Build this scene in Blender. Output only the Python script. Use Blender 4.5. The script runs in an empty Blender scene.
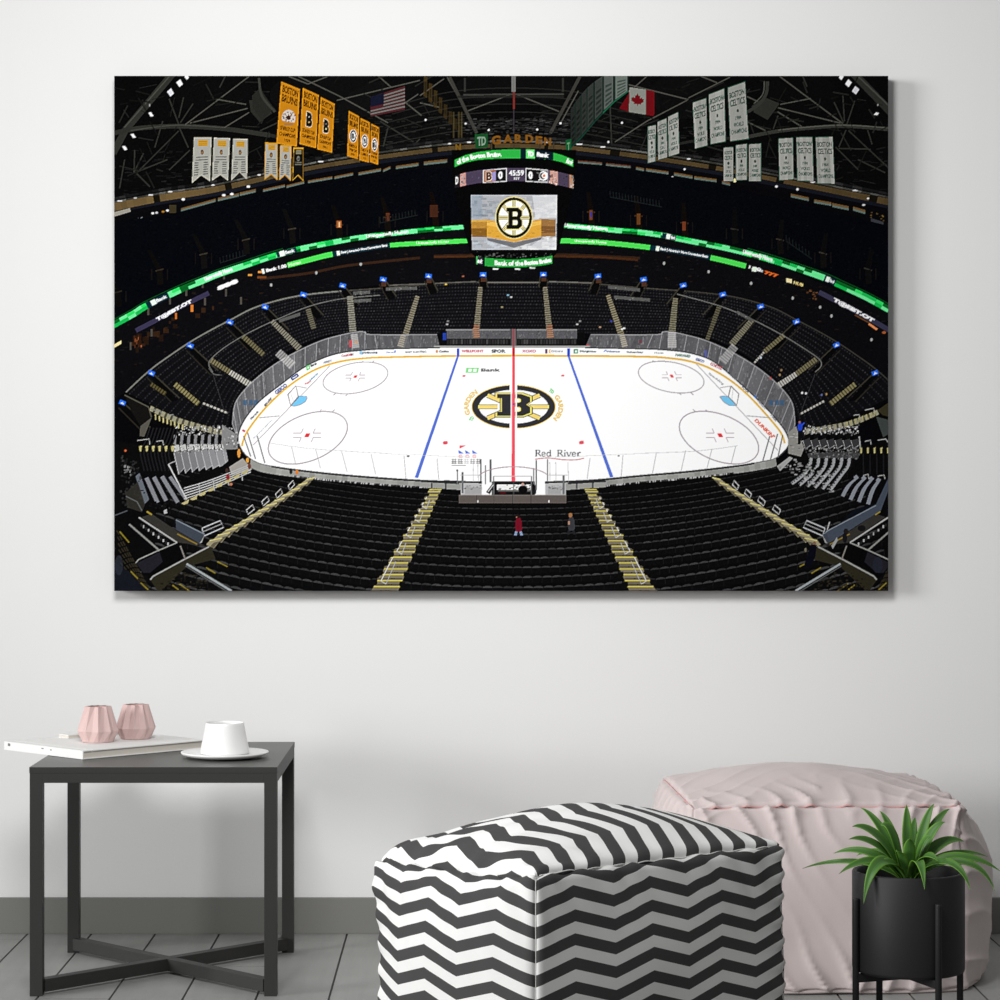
import bpy, bmesh, math, random
from mathutils import Vector, Matrix, noise
SC = bpy.context.scene
COL = SC.collection
PI = math.pi
random.seed(11)

# ------------------------------------------------------------------ helpers
def lin(c):
    c = c / 255.0
    return c / 12.92 if c <= 0.04045 else ((c + 0.055) / 1.055) ** 2.4

def rgb(r, g=None, b=None):
    if g is None: g = b = r
    return (lin(r), lin(g), lin(b), 1.0)

def mat(name, color, rough=0.6, spec=0.3, metal=0.0, noise_scale=0.0, noise_amt=0.0, bump=0.0, bump_scale=200.0, sheen=0.0):
    m = bpy.data.materials.new(name); m.use_nodes = True
    nt = m.node_tree; b = nt.nodes['Principled BSDF']
    b.inputs['Base Color'].default_value = color
    b.inputs['Roughness'].default_value = rough
    b.inputs['Specular IOR Level'].default_value = spec
    b.inputs['Metallic'].default_value = metal
    if sheen:
        b.inputs['Sheen Weight'].default_value = sheen
    tc = nt.nodes.new('ShaderNodeTexCoord')
    if noise_amt:
        n = nt.nodes.new('ShaderNodeTexNoise'); n.inputs['Scale'].default_value = noise_scale
        n.inputs['Detail'].default_value = 5
        nt.links.new(tc.outputs['Object'], n.inputs['Vector'])
        mx = nt.nodes.new('ShaderNodeMix'); mx.data_type = 'RGBA'
        mx.inputs['A'].default_value = tuple(c * (1 - noise_amt) for c in color[:3]) + (1,)
        mx.inputs['B'].default_value = tuple(min(1, c * (1 + noise_amt)) for c in color[:3]) + (1,)
        nt.links.new(n.outputs['Fac'], mx.inputs['Factor'])
        nt.links.new(mx.outputs['Result'], b.inputs['Base Color'])
    if bump:
        n2 = nt.nodes.new('ShaderNodeTexNoise'); n2.inputs['Scale'].default_value = bump_scale
        n2.inputs['Detail'].default_value = 3
        nt.links.new(tc.outputs['Object'], n2.inputs['Vector'])
        bp = nt.nodes.new('ShaderNodeBump'); bp.inputs['Strength'].default_value = bump
        bp.inputs['Distance'].default_value = 0.002
        nt.links.new(n2.outputs['Fac'], bp.inputs['Height'])
        nt.links.new(bp.outputs['Normal'], b.inputs['Normal'])
    return m

def obj(name, me, m=None, parent=None, loc=None, smooth=False):
    if isinstance(me, bmesh.types.BMesh):
        bm = me; me = bpy.data.meshes.new(name)
        bmesh.ops.recalc_face_normals(bm, faces=bm.faces[:])
        bm.to_mesh(me); bm.free()
    o = bpy.data.objects.new(name, me); COL.objects.link(o)
    if m is not None and not me.materials: me.materials.append(m)
    if parent is not None: o.parent = parent
    if loc is not None: o.location = loc
    if smooth:
        for p in me.polygons: p.use_smooth = True
    return o

def thing(name, label, cat, loc=(0, 0, 0), rotz=0.0, group=None):
    o = bpy.data.objects.new(name, None); COL.objects.link(o)
    o.empty_display_size = 0.05
    o.location = loc; o.rotation_euler = (0, 0, rotz)
    return tag(o, label, cat, group)

def tag(o, label, cat, group=None):
    o['label'] = label; o['category'] = cat
    if group: o['group'] = group
    return o

def add_box(bm, x0, x1, y0, y1, z0, z1, bevel=0.0, seg=2):
    vs = [bm.verts.new((x, y, z)) for x in (x0, x1) for y in (y0, y1) for z in (z0, z1)]
    fs = []
    for ix in ((0, 1, 3, 2), (4, 6, 7, 5), (0, 4, 5, 1), (2, 3, 7, 6), (0, 2, 6, 4), (1, 5, 7, 3)):
        fs.append(bm.faces.new([vs[i] for i in ix]))
    if bevel:
        es = set()
        for f in fs: es.update(f.edges)
        bmesh.ops.bevel(bm, geom=list(es), offset=bevel, segments=seg, profile=0.7, affect='EDGES')

def box_obj(name, b, m, parent=None, bevel=0.0):
    bm = bmesh.new(); add_box(bm, *b, bevel=bevel)
    return obj(name, bm, m, parent)

def lathe(bm, prof, n=64, close_bottom=True, close_top=False):
    rings = []
    for r, z in prof:
        rings.append([bm.verts.new((r * math.cos(2 * PI * k / n), r * math.sin(2 * PI * k / n), z)) for k in range(n)])
    for a, b in zip(rings, rings[1:]):
        for k in range(n):
            bm.faces.new((a[k], a[(k + 1) % n], b[(k + 1) % n], b[k]))
    if close_bottom: bm.faces.new(rings[0][::-1])
    if close_top: bm.faces.new(rings[-1])

def tube(bm, pts, r, n=8, cap=True):
    pts = [Vector(p) for p in pts]; rings = []
    for i, p in enumerate(pts):
        t = (pts[min(i + 1, len(pts) - 1)] - pts[max(i - 1, 0)]).normalized()
        up = Vector((0, 0, 1)) if abs(t.z) < 0.95 else Vector((0, 1, 0))
        a = t.cross(up).normalized(); b = t.cross(a)
        rings.append([bm.verts.new(p + r * (math.cos(2 * PI * k / n) * a + math.sin(2 * PI * k / n) * b)) for k in range(n)])
    for a, b in zip(rings, rings[1:]):
        for k in range(n): bm.faces.new((a[k], a[(k + 1) % n], b[(k + 1) % n], b[k]))
    if cap:
        bm.faces.new(rings[0][::-1]); bm.faces.new(rings[-1])

# ------------------------------------------------------------------ camera, light
WALL = 5.75
cam_d = bpy.data.cameras.new('camera'); cam = bpy.data.objects.new('camera', cam_d); COL.objects.link(cam)
cam.location = (0, 0, 1.0); cam.rotation_euler = (PI / 2, 0, 0)
cam_d.sensor_width = 36.0; cam_d.lens = 36.0 * 2.582
cam_d.shift_x = 0.027; cam_d.shift_y = -0.016
SC.camera = cam
SC.view_settings.view_transform = 'Standard'; SC.view_settings.look = 'None'
SC.view_settings.gamma = 1.0; SC.view_settings.use_curve_mapping = False
SC.view_settings.exposure = 0.0

w = bpy.data.worlds.new('world'); SC.world = w; w.use_nodes = True
w.node_tree.nodes['Background'].inputs['Color'].default_value = (1.0, 1.0, 1.0, 1)
w.node_tree.nodes['Background'].inputs['Strength'].default_value = WORLD_K = 0.24

def area(name, loc, target, sx, sy, power, color=(1, 1, 1)):
    l = bpy.data.lights.new(name, 'AREA'); l.shape = 'RECTANGLE'; l.size = sx; l.size_y = sy
    l.energy = power; l.color = color
    o = bpy.data.objects.new(name, l); COL.objects.link(o); o.location = loc
    o.rotation_euler = (Vector(target) - Vector(loc)).to_track_quat('-Z', 'Y').to_euler()
    return o
area('left_key_light', (-11.0, -0.6, 2.7), (0.1, 5.75, 1.0), 4.0, 3.4, 1150)  # unseen soft key added off to the left, with no window behind it
lamp = area('wall_fill_light', (-0.4, 3.2, 2.1), (-0.05, 5.75, 1.2), 0.7, 0.7, 24)  # added fill out of view, brightens the wall and canvas; no real fixture
lamp.data.spread = math.radians(118)

# ------------------------------------------------------------------ room
M_wall = mat('wall_paint', rgb(220, 220, 219), 0.9, 0.1, noise_scale=1.2, noise_amt=0.012, bump=0.04, bump_scale=120)
bm = bmesh.new(); add_box(bm, -4.2, 4.2, WALL, WALL + 0.1, -0.05, 3.6)
o = obj('wall_back', bm, M_wall); o['kind'] = 'structure'

M_base = mat('skirting_paint', rgb(116, 116, 112), 0.6, 0.25, noise_scale=3, noise_amt=0.06)
bm = bmesh.new(); add_box(bm, -4.2, 4.2, WALL - 0.013, WALL, 0.0, 0.080, bevel=0.002)
o = obj('baseboard_back', bm, M_base); o['kind'] = 'structure'

def floor_material():
    m = bpy.data.materials.new('grey_painted_boards'); m.use_nodes = True
    nt = m.node_tree; b = nt.nodes['Principled BSDF']
    at = nt.nodes.new('ShaderNodeVertexColor'); at.layer_name = 'tone'
    tc = nt.nodes.new('ShaderNodeTexCoord')
    mp = nt.nodes.new('ShaderNodeMapping'); mp.inputs['Scale'].default_value = (40, 2.2, 1)
    nt.links.new(tc.outputs['Object'], mp.inputs['Vector'])
    n = nt.nodes.new('ShaderNodeTexNoise'); n.inputs['Scale'].default_value = 1.0; n.inputs['Detail'].default_value = 6
    n.inputs['Roughness'].default_value = 0.65
    nt.links.new(mp.outputs['Vector'], n.inputs['Vector'])
    n2 = nt.nodes.new('ShaderNodeTexNoise'); n2.inputs['Scale'].default_value = 7.0; n2.inputs['Detail'].default_value = 4
    nt.links.new(tc.outputs['Object'], n2.inputs['Vector'])
    r = nt.nodes.new('ShaderNodeMapRange'); r.inputs['From Min'].default_value = 0.3; r.inputs['From Max'].default_value = 0.7
    r.inputs['To Min'].default_value = 0.93; r.inputs['To Max'].default_value = 1.06
    nt.links.new(n.outputs['Fac'], r.inputs['Value'])
    r2 = nt.nodes.new('ShaderNodeMapRange'); r2.inputs['From Min'].default_value = 0.3; r2.inputs['From Max'].default_value = 0.7
    r2.inputs['To Min'].default_value = 0.92; r2.inputs['To Max'].default_value = 1.06
    nt.links.new(n2.outputs['Fac'], r2.inputs['Value'])
    mul = nt.nodes.new('ShaderNodeMath'); mul.operation = 'MULTIPLY'
    nt.links.new(r.outputs['Result'], mul.inputs[0]); nt.links.new(r2.outputs['Result'], mul.inputs[1])
    vm = nt.nodes.new('ShaderNodeVectorMath'); vm.operation = 'SCALE'
    nt.links.new(at.outputs['Color'], vm.inputs[0]); nt.links.new(mul.outputs[0], vm.inputs['Scale'])
    nt.links.new(vm.outputs[0], b.inputs['Base Color'])
    b.inputs['Roughness'].default_value = 0.48; b.inputs['Specular IOR Level'].default_value = 0.35
    bp = nt.nodes.new('ShaderNodeBump'); bp.inputs['Strength'].default_value = 0.15; bp.inputs['Distance'].default_value = 0.002
    nt.links.new(n.outputs['Fac'], bp.inputs['Height']); nt.links.new(bp.outputs['Normal'], b.inputs['Normal'])
    return m

def build_floor():
    verts, faces, cols = [], [], []
    rng = random.Random(5)
    x = -0.990 - 0.142 * 22
    while x < 4.3:
        y = -1.0 - rng.random() * 1.5
        while y < WALL:
            y1 = min(WALL, y + 1.7 + rng.random() * 1.2)
            t = FLOOR_TONE * (0.94 + 0.12 * rng.random()); g = 0.0016; d = 0.004
            xa, xb = x + 0.0006, x + 0.142 - 0.0006
            ys, ye = y + 0.0004, y1 - 0.0004
            i = len(verts)
            verts += [(xa + g, ys + g, 0), (xb - g, ys + g, 0), (xb - g, ye - g, 0), (xa + g, ye - g, 0),
                      (xa, ys, -d), (xb, ys, -d), (xb, ye, -d), (xa, ye, -d)]
            for f in ((0, 1, 2, 3), (4, 5, 1, 0), (5, 6, 2, 1), (6, 7, 3, 2), (7, 4, 0, 3)):
                faces.append(tuple(i + k for k in f)); cols.append(t if f == (0, 1, 2, 3) else t * 0.5)
            y = y1
        x += 0.142
    i = len(verts)
    verts += [(-4.2, -2.6, -0.004), (4.4, -2.6, -0.004), (4.4, WALL, -0.004), (-4.2, WALL, -0.004)]
    faces.append((i, i + 1, i + 2, i + 3)); cols.append(0.012)
    me = bpy.data.meshes.new('floor'); me.from_pydata(verts, [], faces)
    ca = me.color_attributes.new('tone', 'FLOAT_COLOR', 'CORNER')
    k = 0
    for p, c in zip(me.polygons, cols):
        for _ in p.loop_indices:
            ca.data[k].color = (c, c, c * 0.965, 1); k += 1
    return obj('floor', me, floor_material())
FLOOR_TONE = 0.30
o = build_floor(); o['kind'] = 'structure'

# ------------------------------------------------------------------ side table
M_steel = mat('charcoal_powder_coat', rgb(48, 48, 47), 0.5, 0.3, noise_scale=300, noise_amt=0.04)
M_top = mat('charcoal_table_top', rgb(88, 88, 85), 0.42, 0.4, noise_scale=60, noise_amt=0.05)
TX0, TX1, TY0, TY1, TZ = -0.866, -0.382, 5.038, 5.533, 0.4475
t = thing('side_table', 'dark charcoal square metal side table with crossed bars between its feet', 'table', ((TX0 + TX1) / 2, (TY0 + TY1) / 2, 0))
hw, hd, lw = (TX1 - TX0) / 2, (TY1 - TY0) / 2, 0.025
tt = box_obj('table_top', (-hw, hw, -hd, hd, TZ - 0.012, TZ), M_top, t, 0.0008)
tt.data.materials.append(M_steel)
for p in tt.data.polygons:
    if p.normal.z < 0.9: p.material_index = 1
i_ = 0.0007
for sx in (-1, 1):
    for sy in (-1, 1):
        xa, xb = sorted((sx * (hw - i_), sx * (hw - i_ - lw))); ya, yb = sorted((sy * (hd - i_), sy * (hd - i_ - lw)))
        box_obj('leg', (xa, xb, ya, yb, 0.0, TZ - 0.012), M_steel, t, 0.001)
for sy in (-1, 1):
    ya, yb = sorted((sy * (hd - i_), sy * (hd - i_ - lw)))
    box_obj('apron_rail', (-hw + i_ + lw, hw - i_ - lw, ya, yb, TZ - 0.031, TZ - 0.012), M_steel, t, 0.001)
for sx in (-1, 1):
    xa, xb = sorted((sx * (hw - i_), sx * (hw - i_ - lw)))
    box_obj('apron_rail', (xa, xb, -hd + i_ + lw, hd - i_ - lw, TZ - 0.031, TZ - 0.012), M_steel, t, 0.001)
L = math.hypot(hw - lw / 2, hd - lw / 2) - 0.012
ang = math.atan2(hd - lw / 2, hw - lw / 2)
for k, s in enumerate((1, -1)):
    bm = bmesh.new()
    if s == 1: add_box(bm, -L, L, -0.0115, 0.0115, 0.006, 0.031, 0.001)
    else:
        add_box(bm, -L, -0.0118, -0.0115, 0.0115, 0.006, 0.031, 0.001)
        add_box(bm, 0.0118, L, -0.0115, 0.0115, 0.006, 0.031, 0.001)
    b = obj('cross_bar', bm, M_steel, t); b.rotation_euler = (0, 0, s * ang)

# ------------------------------------------------------------------ books on the table
M_cover = mat('white_card_cover', rgb(232, 232, 230), 0.6, 0.25)
M_pages = mat('cream_page_block', rgb(206, 200, 190), 0.85, 0.1, noise_scale=400, noise_amt=0.08)
M_ink = mat('grey_print_ink', rgb(120, 118, 115), 0.8, 0.1)
bz = TZ + 0.0008
rot = math.radians(45.0)
bk = thing('book', 'large white hardback book jutting over the left edge of the side table', 'book', (-0.78, 5.17, bz), rot)
BL, BW, BT = 0.315, 0.272, 0.0175           # local x: page edge, local y: spine
box_obj('page_block', (0.003, BL - 0.003, 0.003, BW - 0.003, 0.0022, BT - 0.0022), M_pages, bk)
bm = bmesh.new(); add_box(bm, 0, BL, 0, BW, 0, 0.0022, 0.0005); obj('back_cover', bm, M_cover, bk)
bm = bmesh.new()
add_box(bm, 0.024, BL, 0, BW, BT - 0.0022, BT, 0.0005)
add_box(bm, 0.0005, 0.0215, 0, BW, BT - 0.0022, BT, 0.0005)
obj('front_cover', bm, M_cover, bk)
bm = bmesh.new(); add_box(bm, -0.0018, 0.0012, 0, BW, 0, BT, 0.0007); sp = obj('spine', bm, M_cover, bk)
bm = bmesh.new()
add_box(bm, -0.0022, -0.0018, 0.250, 0.258, 0.009, 0.0145)
obj('spine_emblem', bm, M_ink, sp)
for y0, y1, z0, z1 in ((0.133, 0.140, 0.0115, 0.0135), (0.105, 0.110, 0.0105, 0.0125)):
    bm = bmesh.new(); add_box(bm, -0.0022, -0.0018, y0, y1, z0, z1); obj('spine_mark', bm, M_ink, sp)
# the thin booklet behind the vases
b2 = thing('booklet', 'thin white booklet lying on the book behind the two pink vases', 'booklet', (-0.78 + 0.7071 * (0.125 - 0.222), 5.17 + 0.7071 * (0.125 + 0.222), bz + BT + 0.0004), rot - 0.05)
box_obj('page_block', (0.001, 0.172, 0.001, 0.036, 0.001, 0.0058), M_pages, b2)
bm = bmesh.new(); add_box(bm, 0, 0.175, 0, 0.037, 0, 0.001); add_box(bm, 0, 0.175, 0, 0.037, 0.0058, 0.0070)
obj('paper_cover', bm, M_cover, b2)

# ------------------------------------------------------------------ pink pleated vases
M_pink = mat('matte_pink_ceramic', rgb(206, 178, 174), 0.62, 0.25)
M_pinkin = mat('pink_ceramic_inside', rgb(205, 168, 164), 0.8, 0.1)
def vase(name, label, loc, sc, rz):
    v = thing(name, label, 'vase', loc, rz, 'pleated pink vases')
    n = 20; bm = bmesh.new(); rings = []
    for r, dr, z in ((0.0315, 0.000, 0.0), (0.0405, 0.0028, 0.0225), (0.0245, 0.0036, 0.071)):
        rings.append([bm.verts.new(((r + (dr if k % 2 else -dr)) * math.cos(2 * PI * k / n) * sc, (r + (dr if k % 2 else -dr)) * math.sin(2 * PI * k / n) * sc, z * sc)) for k in range(n)])
    for a, b in zip(rings, rings[1:]):
        for k in range(n): bm.faces.new((a[k], a[(k + 1) % n], b[(k + 1) % n], b[k]))
    bm.faces.new(rings[0][::-1])
    rim = [bm.verts.new((p.co.x * 0.84, p.co.y * 0.84, 0.0712 * sc)) for p in rings[-1]]
    for k in range(n): bm.faces.new((rings[-1][k], rings[-1][(k + 1) % n], rim[(k + 1) % n], rim[k]))
    bmesh.ops.bevel(bm, geom=[e for e in bm.edges], offset=0.0006, segments=1, affect='EDGES')
    obj('body', bm, M_pink, v)
    bm = bmesh.new()
    a = [bm.verts.new((0.0190 * sc * math.cos(2 * PI * k / n), 0.0190 * sc * math.sin(2 * PI * k / n), 0.0705 * sc)) for k in range(n)]
    b = [bm.verts.new((0.030 * sc * math.cos(2 * PI * k / n), 0.030 * sc * math.sin(2 * PI * k / n), 0.026 * sc)) for k in range(n)]
    c = [bm.verts.new((0.022 * sc * math.cos(2 * PI * k / n), 0.022 * sc * math.sin(2 * PI * k / n), 0.006 * sc)) for k in range(n)]
    for p, q in ((a, b), (b, c)):
        for k in range(n): bm.faces.new((p[k], p[(k + 1) % n], q[(k + 1) % n], q[k]))
    bm.faces.new(c)
    obj('inner_wall', bm, M_pinkin, v)
vz = bz + BT + 0.0006
vase('vase', 'front left pleated pink vase, the one nearer the table edge', (-0.777, 5.35, vz), 1.03, 0.15)
vase('vase', 'rear right pleated pink vase, partly behind the other pink vase', (-0.708, 5.419, vz), 1.0, 0.05)

# ------------------------------------------------------------------ cup and saucer
M_china = mat('white_porcelain', rgb(234, 234, 233), 0.28, 0.4)
sx_, sy_ = -0.501, 5.212
bm = bmesh.new()
lathe(bm, [(0.052, 0.0), (0.056, 0.0008), (0.074, 0.0035), (0.0860, 0.0075), (0.0885, 0.0105), (0.0880, 0.0122), (0.085, 0.0125), (0.072, 0.0098), (0.050, 0.0075), (0.046, 0.0078), (0.0455, 0.0066), (0.0, 0.0066)][:-1] , 96, True, True)
s_ = obj('saucer', bm, M_china, None, (sx_, sy_, TZ + 0.0005), True)
tag(s_, 'round white saucer on the side table under the cup', 'saucer')
bm = bmesh.new()
lathe(bm, [(0.0450, 0.0), (0.0486, 0.0012), (0.0492, 0.004), (0.0484, 0.012), (0.0435, 0.036), (0.0395, 0.058), (0.0386, 0.0628), (0.0378, 0.0636), (0.0370, 0.0628), (0.0378, 0.056), (0.041, 0.034), (0.044, 0.01), (0.042, 0.006)], 96, True, True)
c_ = obj('cup', bm, M_china, None, (sx_, sy_, TZ + 0.0005 + 0.0072), True)
c_.rotation_euler = (0.0, 0, 0)
tag(c_, 'white tapered cup standing on the saucer', 'cup')

# ------------------------------------------------------------------ poufs
def nz(v, s, seed=0.0):
    return noise.noise(Vector((v[0] * s + seed, v[1] * s - seed * 1.7, v[2] * s + seed * 0.6)))

class Pouf:
    def __init__(s, W, D, H, r, bulge, wr, taper=0.0):
        s.W, s.D, s.H, s.r, s.b, s.wr = W, D, H, r, bulge, wr
    def base(s, a, b, c):
        W2, D2, H2 = s.W / 2, s.D / 2, s.H / 2
        p = Vector((a * W2, b * D2, c * H2))
        q = Vector((max(-W2 + s.r, min(W2 - s.r, p.x)), max(-D2 + s.r, min(D2 - s.r, p.y)), max(-H2 + s.r, min(H2 - s.r, p.z))))
        d = p - q
        n = d.normalized() if d.length > 1e-9 else Vector((0, 0, 1))
        p = q + n * s.r
        B = s.b
        R = B.get('shoulder', 0) and 0.008 + (B['shoulder'] - 0.008) * min(1.0, (b + 1) / 0.45) ** 1.3                 # the slack edge between the left side and the top is rounder
        if R and p.x < -W2 + R and p.z > H2 - R:
            dx, dz = p.x + W2 - R, p.z - H2 + R; L = math.hypot(dx, dz)
            if L > 1e-9:
                k = max(-dx, dz) / L
                p.x, p.z = -W2 + R + dx * k, H2 - R + dz * k
                if n.y > -0.7: n = Vector((dx, 0, dz)).normalized()
        bx = B['right'] if a > 0 else B['left']
        by = B['back'] if b > 0 else B['front']
        va = (1 - s.b.get('low', 0.75) * abs(c) ** 2.2) if c < 0 else (1 - abs(c) ** 2.2)
        e = lambda t: (1 - abs(t) ** 2.4)
        p.x += bx * a * e(b) * va
        p.y += by * b * e(a) * va
        if c > 0: p.z += B['top'] * c * (1 - abs(a) ** 2.0) * (1 - abs(b) ** 2.0)
        p.z += H2
        if 'edit' in B: p = B['edit'](a, b, c, p)
        return p, n
    def pos(s, a, b, c):
        p, n = s.base(a, b, c)
        return p + n * s.wr(a, b, c, p, n, s)
    def build(s, name, m, parent, N=96, uv=None):
        verts, faces, uvs, key = [], [], [], {}
        T = [math.sin(PI / 2 * (2 * i / N - 1)) for i in range(N + 1)]
        T[0], T[-1] = -1.0, 1.0
        def vid(a, b, c):
            k = (round(a, 6), round(b, 6), round(c, 6))
            if k not in key:
                key[k] = len(verts); verts.append(s.pos(a, b, c))
            return key[k]
        F = {'right': lambda u, v: (1, u, v), 'left': lambda u, v: (-1, -u, v), 'front': lambda u, v: (u, -1, v),
             'back': lambda u, v: (-u, 1, v), 'top': lambda u, v: (u, v, 1), 'bottom': lambda u, v: (u, -v, -1)}
        for fn, f in F.items():
            for i in range(N):
                for j in range(N):
                    cs = [f(T[i], T[j]), f(T[i + 1], T[j]), f(T[i + 1], T[j + 1]), f(T[i], T[j + 1])]
                    faces.append([vid(*c) for c in cs])
                    if uv: uvs += [uv(fn, *c) for c in cs]
        me = bpy.data.meshes.new(name); me.from_pydata(verts, [], faces)
        if uv:
            ul = me.uv_layers.new(name='UVMap')
            flat = [x for t in uvs for x in t]
            ul.data.foreach_set('uv', flat)
        return obj(name, me, m, parent, None, True)
    def edge_path(s, pts, off):
        out = []
        for a, b, c in pts:
            p, n = s.base(a, b, c)
            p = p + n * (s.wr(a, b, c, p, n, s) + off); out.append(p)
        return out

def edge_d(a, b, c, P):
    return ((1 - abs(a)) * P.W / 2, (1 - abs(b)) * P.D / 2, (1 - abs(c)) * P.H / 2)

# --- chevron pouf
def chev_wr(a, b, c, p, n, P):
    dx, dy, dz = edge_d(a, b, c, P)
    h = 0.0045 * nz(p, 7, 3.1)
    q = (0.3, p.y, 0.1)
    amp = 0.0030 + 0.0042 * max(0.0, nz(q, 9, 9.0) + 0.15)
    def gather(d): return amp * math.exp(-d / 0.08) * math.sin(2 * PI * (p.y + 0.25 * d) / 0.050 + 2.2 * nz(q, 7, 1.0))
    if c > 0.999:                               # top panel
        h += gather(dx if a < 0 else 1.0) * 0.7
        h += 0.003 * math.exp(-(dx if a < 0 else 1.0) / 0.16) * math.sin(2 * PI * (p.y + 0.7 * p.x) / 0.075 + 3 * nz(p, 5, 4.0))
        if b < 0: h += 0.0022 * math.exp(-dy / 0.03) * math.sin(2 * PI * p.x / 0.054 + 2 * nz(p, 9, 2.0)); h += -0.003 * math.exp(-(dy / 0.006) ** 2)
    elif a < -0.999:                            # left panel
        h += gather(dz if c > 0 else 1.0)
        if b < 0: h += -0.002 * math.exp(-(dy / 0.005) ** 2)
        else: h += 0.004 * math.exp(-dy / 0.03) * math.sin(2 * PI * p.z / 0.045)
    elif b < -0.999:                            # front (right-hand) panel
        h += 0.004 * math.exp(-dz / 0.06) * math.sin(2 * PI * (p.x + 0.5 * p.z) / 0.062 + 2.5 * nz(p, 8, 5.0))
        h += -0.003 * math.exp(-(dz / 0.006) ** 2)
        if a < 0: h += -0.002 * math.exp(-(dx / 0.005) ** 2)
        else: h += 0.004 * math.exp(-dx / 0.02) * math.sin(2 * PI * p.z / 0.0372 * 1.0)
    return h

def chev_edit(a, b, c, p):
    # far left corner of the top sags and rounds over
    if c > 0:
        k = max(0, -a) ** 3 * max(0, (b + 1) / 2) ** 2 * c ** 4
        p.z -= 0.012 * k
        if a < 0: p.x -= 0.016 * a * a * c * (b + 1) / 2
    return p
CW, CD, CH = 0.555, 0.412, 0.400
CP = Pouf(CW, CD, CH, 0.020, dict(right=0.028, left=0.032, front=0.012, back=0.02, top=0.062, shoulder=0.055, edit=chev_edit), chev_wr)
def chev_uv(fn, a, b, c):
    x, y, z = (a + 1) / 2 * CW, (b + 1) / 2 * CD, (c + 1) / 2 * CH
    if fn in ('front', 'back'): return (x, z)
    if fn in ('left', 'right'): return (y, z)
    return (y, CH + x * 0.70)

def chevron_material():
    m = bpy.data.materials.new('chevron_cotton'); m.use_nodes = True
    nt = m.node_tree; b = nt.nodes['Principled BSDF']
    uv = nt.nodes.new('ShaderNodeUVMap'); uv.uv_map = 'UVMap'
    sep = nt.nodes.new('ShaderNodeSeparateXYZ'); nt.links.new(uv.outputs['UV'], sep.inputs[0])
    def math_(op, a, b_):
        n = nt.nodes.new('ShaderNodeMath'); n.operation = op
        for i, v in enumerate((a, b_)):
            if isinstance(v, (int, float)): n.inputs[i].default_value = v
            else: nt.links.new(v, n.inputs[i])
        return n.outputs[0]
    per, amp, P = 0.158, 0.0225, 0.0374
    tri = math_('MULTIPLY', math_('PINGPONG', sep.outputs['X'], per / 2), amp / (per / 2))
    f = math_('DIVIDE', math_('ADD', math_('SUBTRACT', CH - 0.0136, sep.outputs['Y']), tri), P)
    fr = math_('SUBTRACT', f, math_('FLOOR', f, 0))
    dark = math_('LESS_THAN', fr, 0.5)
    tc = nt.nodes.new('ShaderNodeTexCoord')
    wv = nt.nodes.new('ShaderNodeTexNoise'); wv.inputs['Scale'].default_value = 900; wv.inputs['Detail'].default_value = 2
    nt.links.new(tc.outputs['Object'], wv.inputs['Vector'])
    mx = nt.nodes.new('ShaderNodeMix'); mx.data_type = 'RGBA'
    mx.inputs['A'].default_value = rgb(232, 232, 230); mx.inputs['B'].default_value = rgb(72, 71, 71)
    nt.links.new(dark, mx.inputs['Factor']); nt.links.new(mx.outputs['Result'], b.inputs['Base Color'])
    b.inputs['Roughness'].default_value = 0.85; b.inputs['Specular IOR Level'].default_value = 0.15
    bp = nt.nodes.new('ShaderNodeBump'); bp.inputs['Strength'].default_value = 0.12; bp.inputs['Distance'].default_value = 0.001
    nt.links.new(wv.outputs['Fac'], bp.inputs['Height']); nt.links.new(bp.outputs['Normal'], b.inputs['Normal'])
    return m

th = math.radians(38.8)
fx, fy = 0.096, 3.99
M_seamw = mat('cotton_seam', rgb(225, 225, 222), 0.9, 0.1)
def pouf_origin(fx, fy, W, D, th):
    return (fx + math.cos(th) * W / 2 - math.sin(th) * D / 2, fy + math.sin(th) * W / 2 + math.cos(th) * D / 2, 0.001)
cp = thing('pouf', 'square pouf in black and white zigzag chevron fabric', 'pouf', pouf_origin(fx, fy, CW, CD, th), th)
CP.build('cushion_cover', chevron_material(), cp, 110, chev_uv)
NS = 80
bm = bmesh.new()
tube(bm, CP.edge_path([(-1 + 2 * i / NS, -1, 1) for i in range(2, NS)], 0.0003), 0.0010, 6)
obj('top_seam', bm, M_seamw, cp, None, True)
bm = bmesh.new()
tube(bm, CP.edge_path([(-1, -1, 0.94 - 1.9 * i / NS) for i in range(NS)], 0.0002), 0.0008, 6)
obj('corner_seam', bm, M_seamw, cp, None, True)

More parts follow.
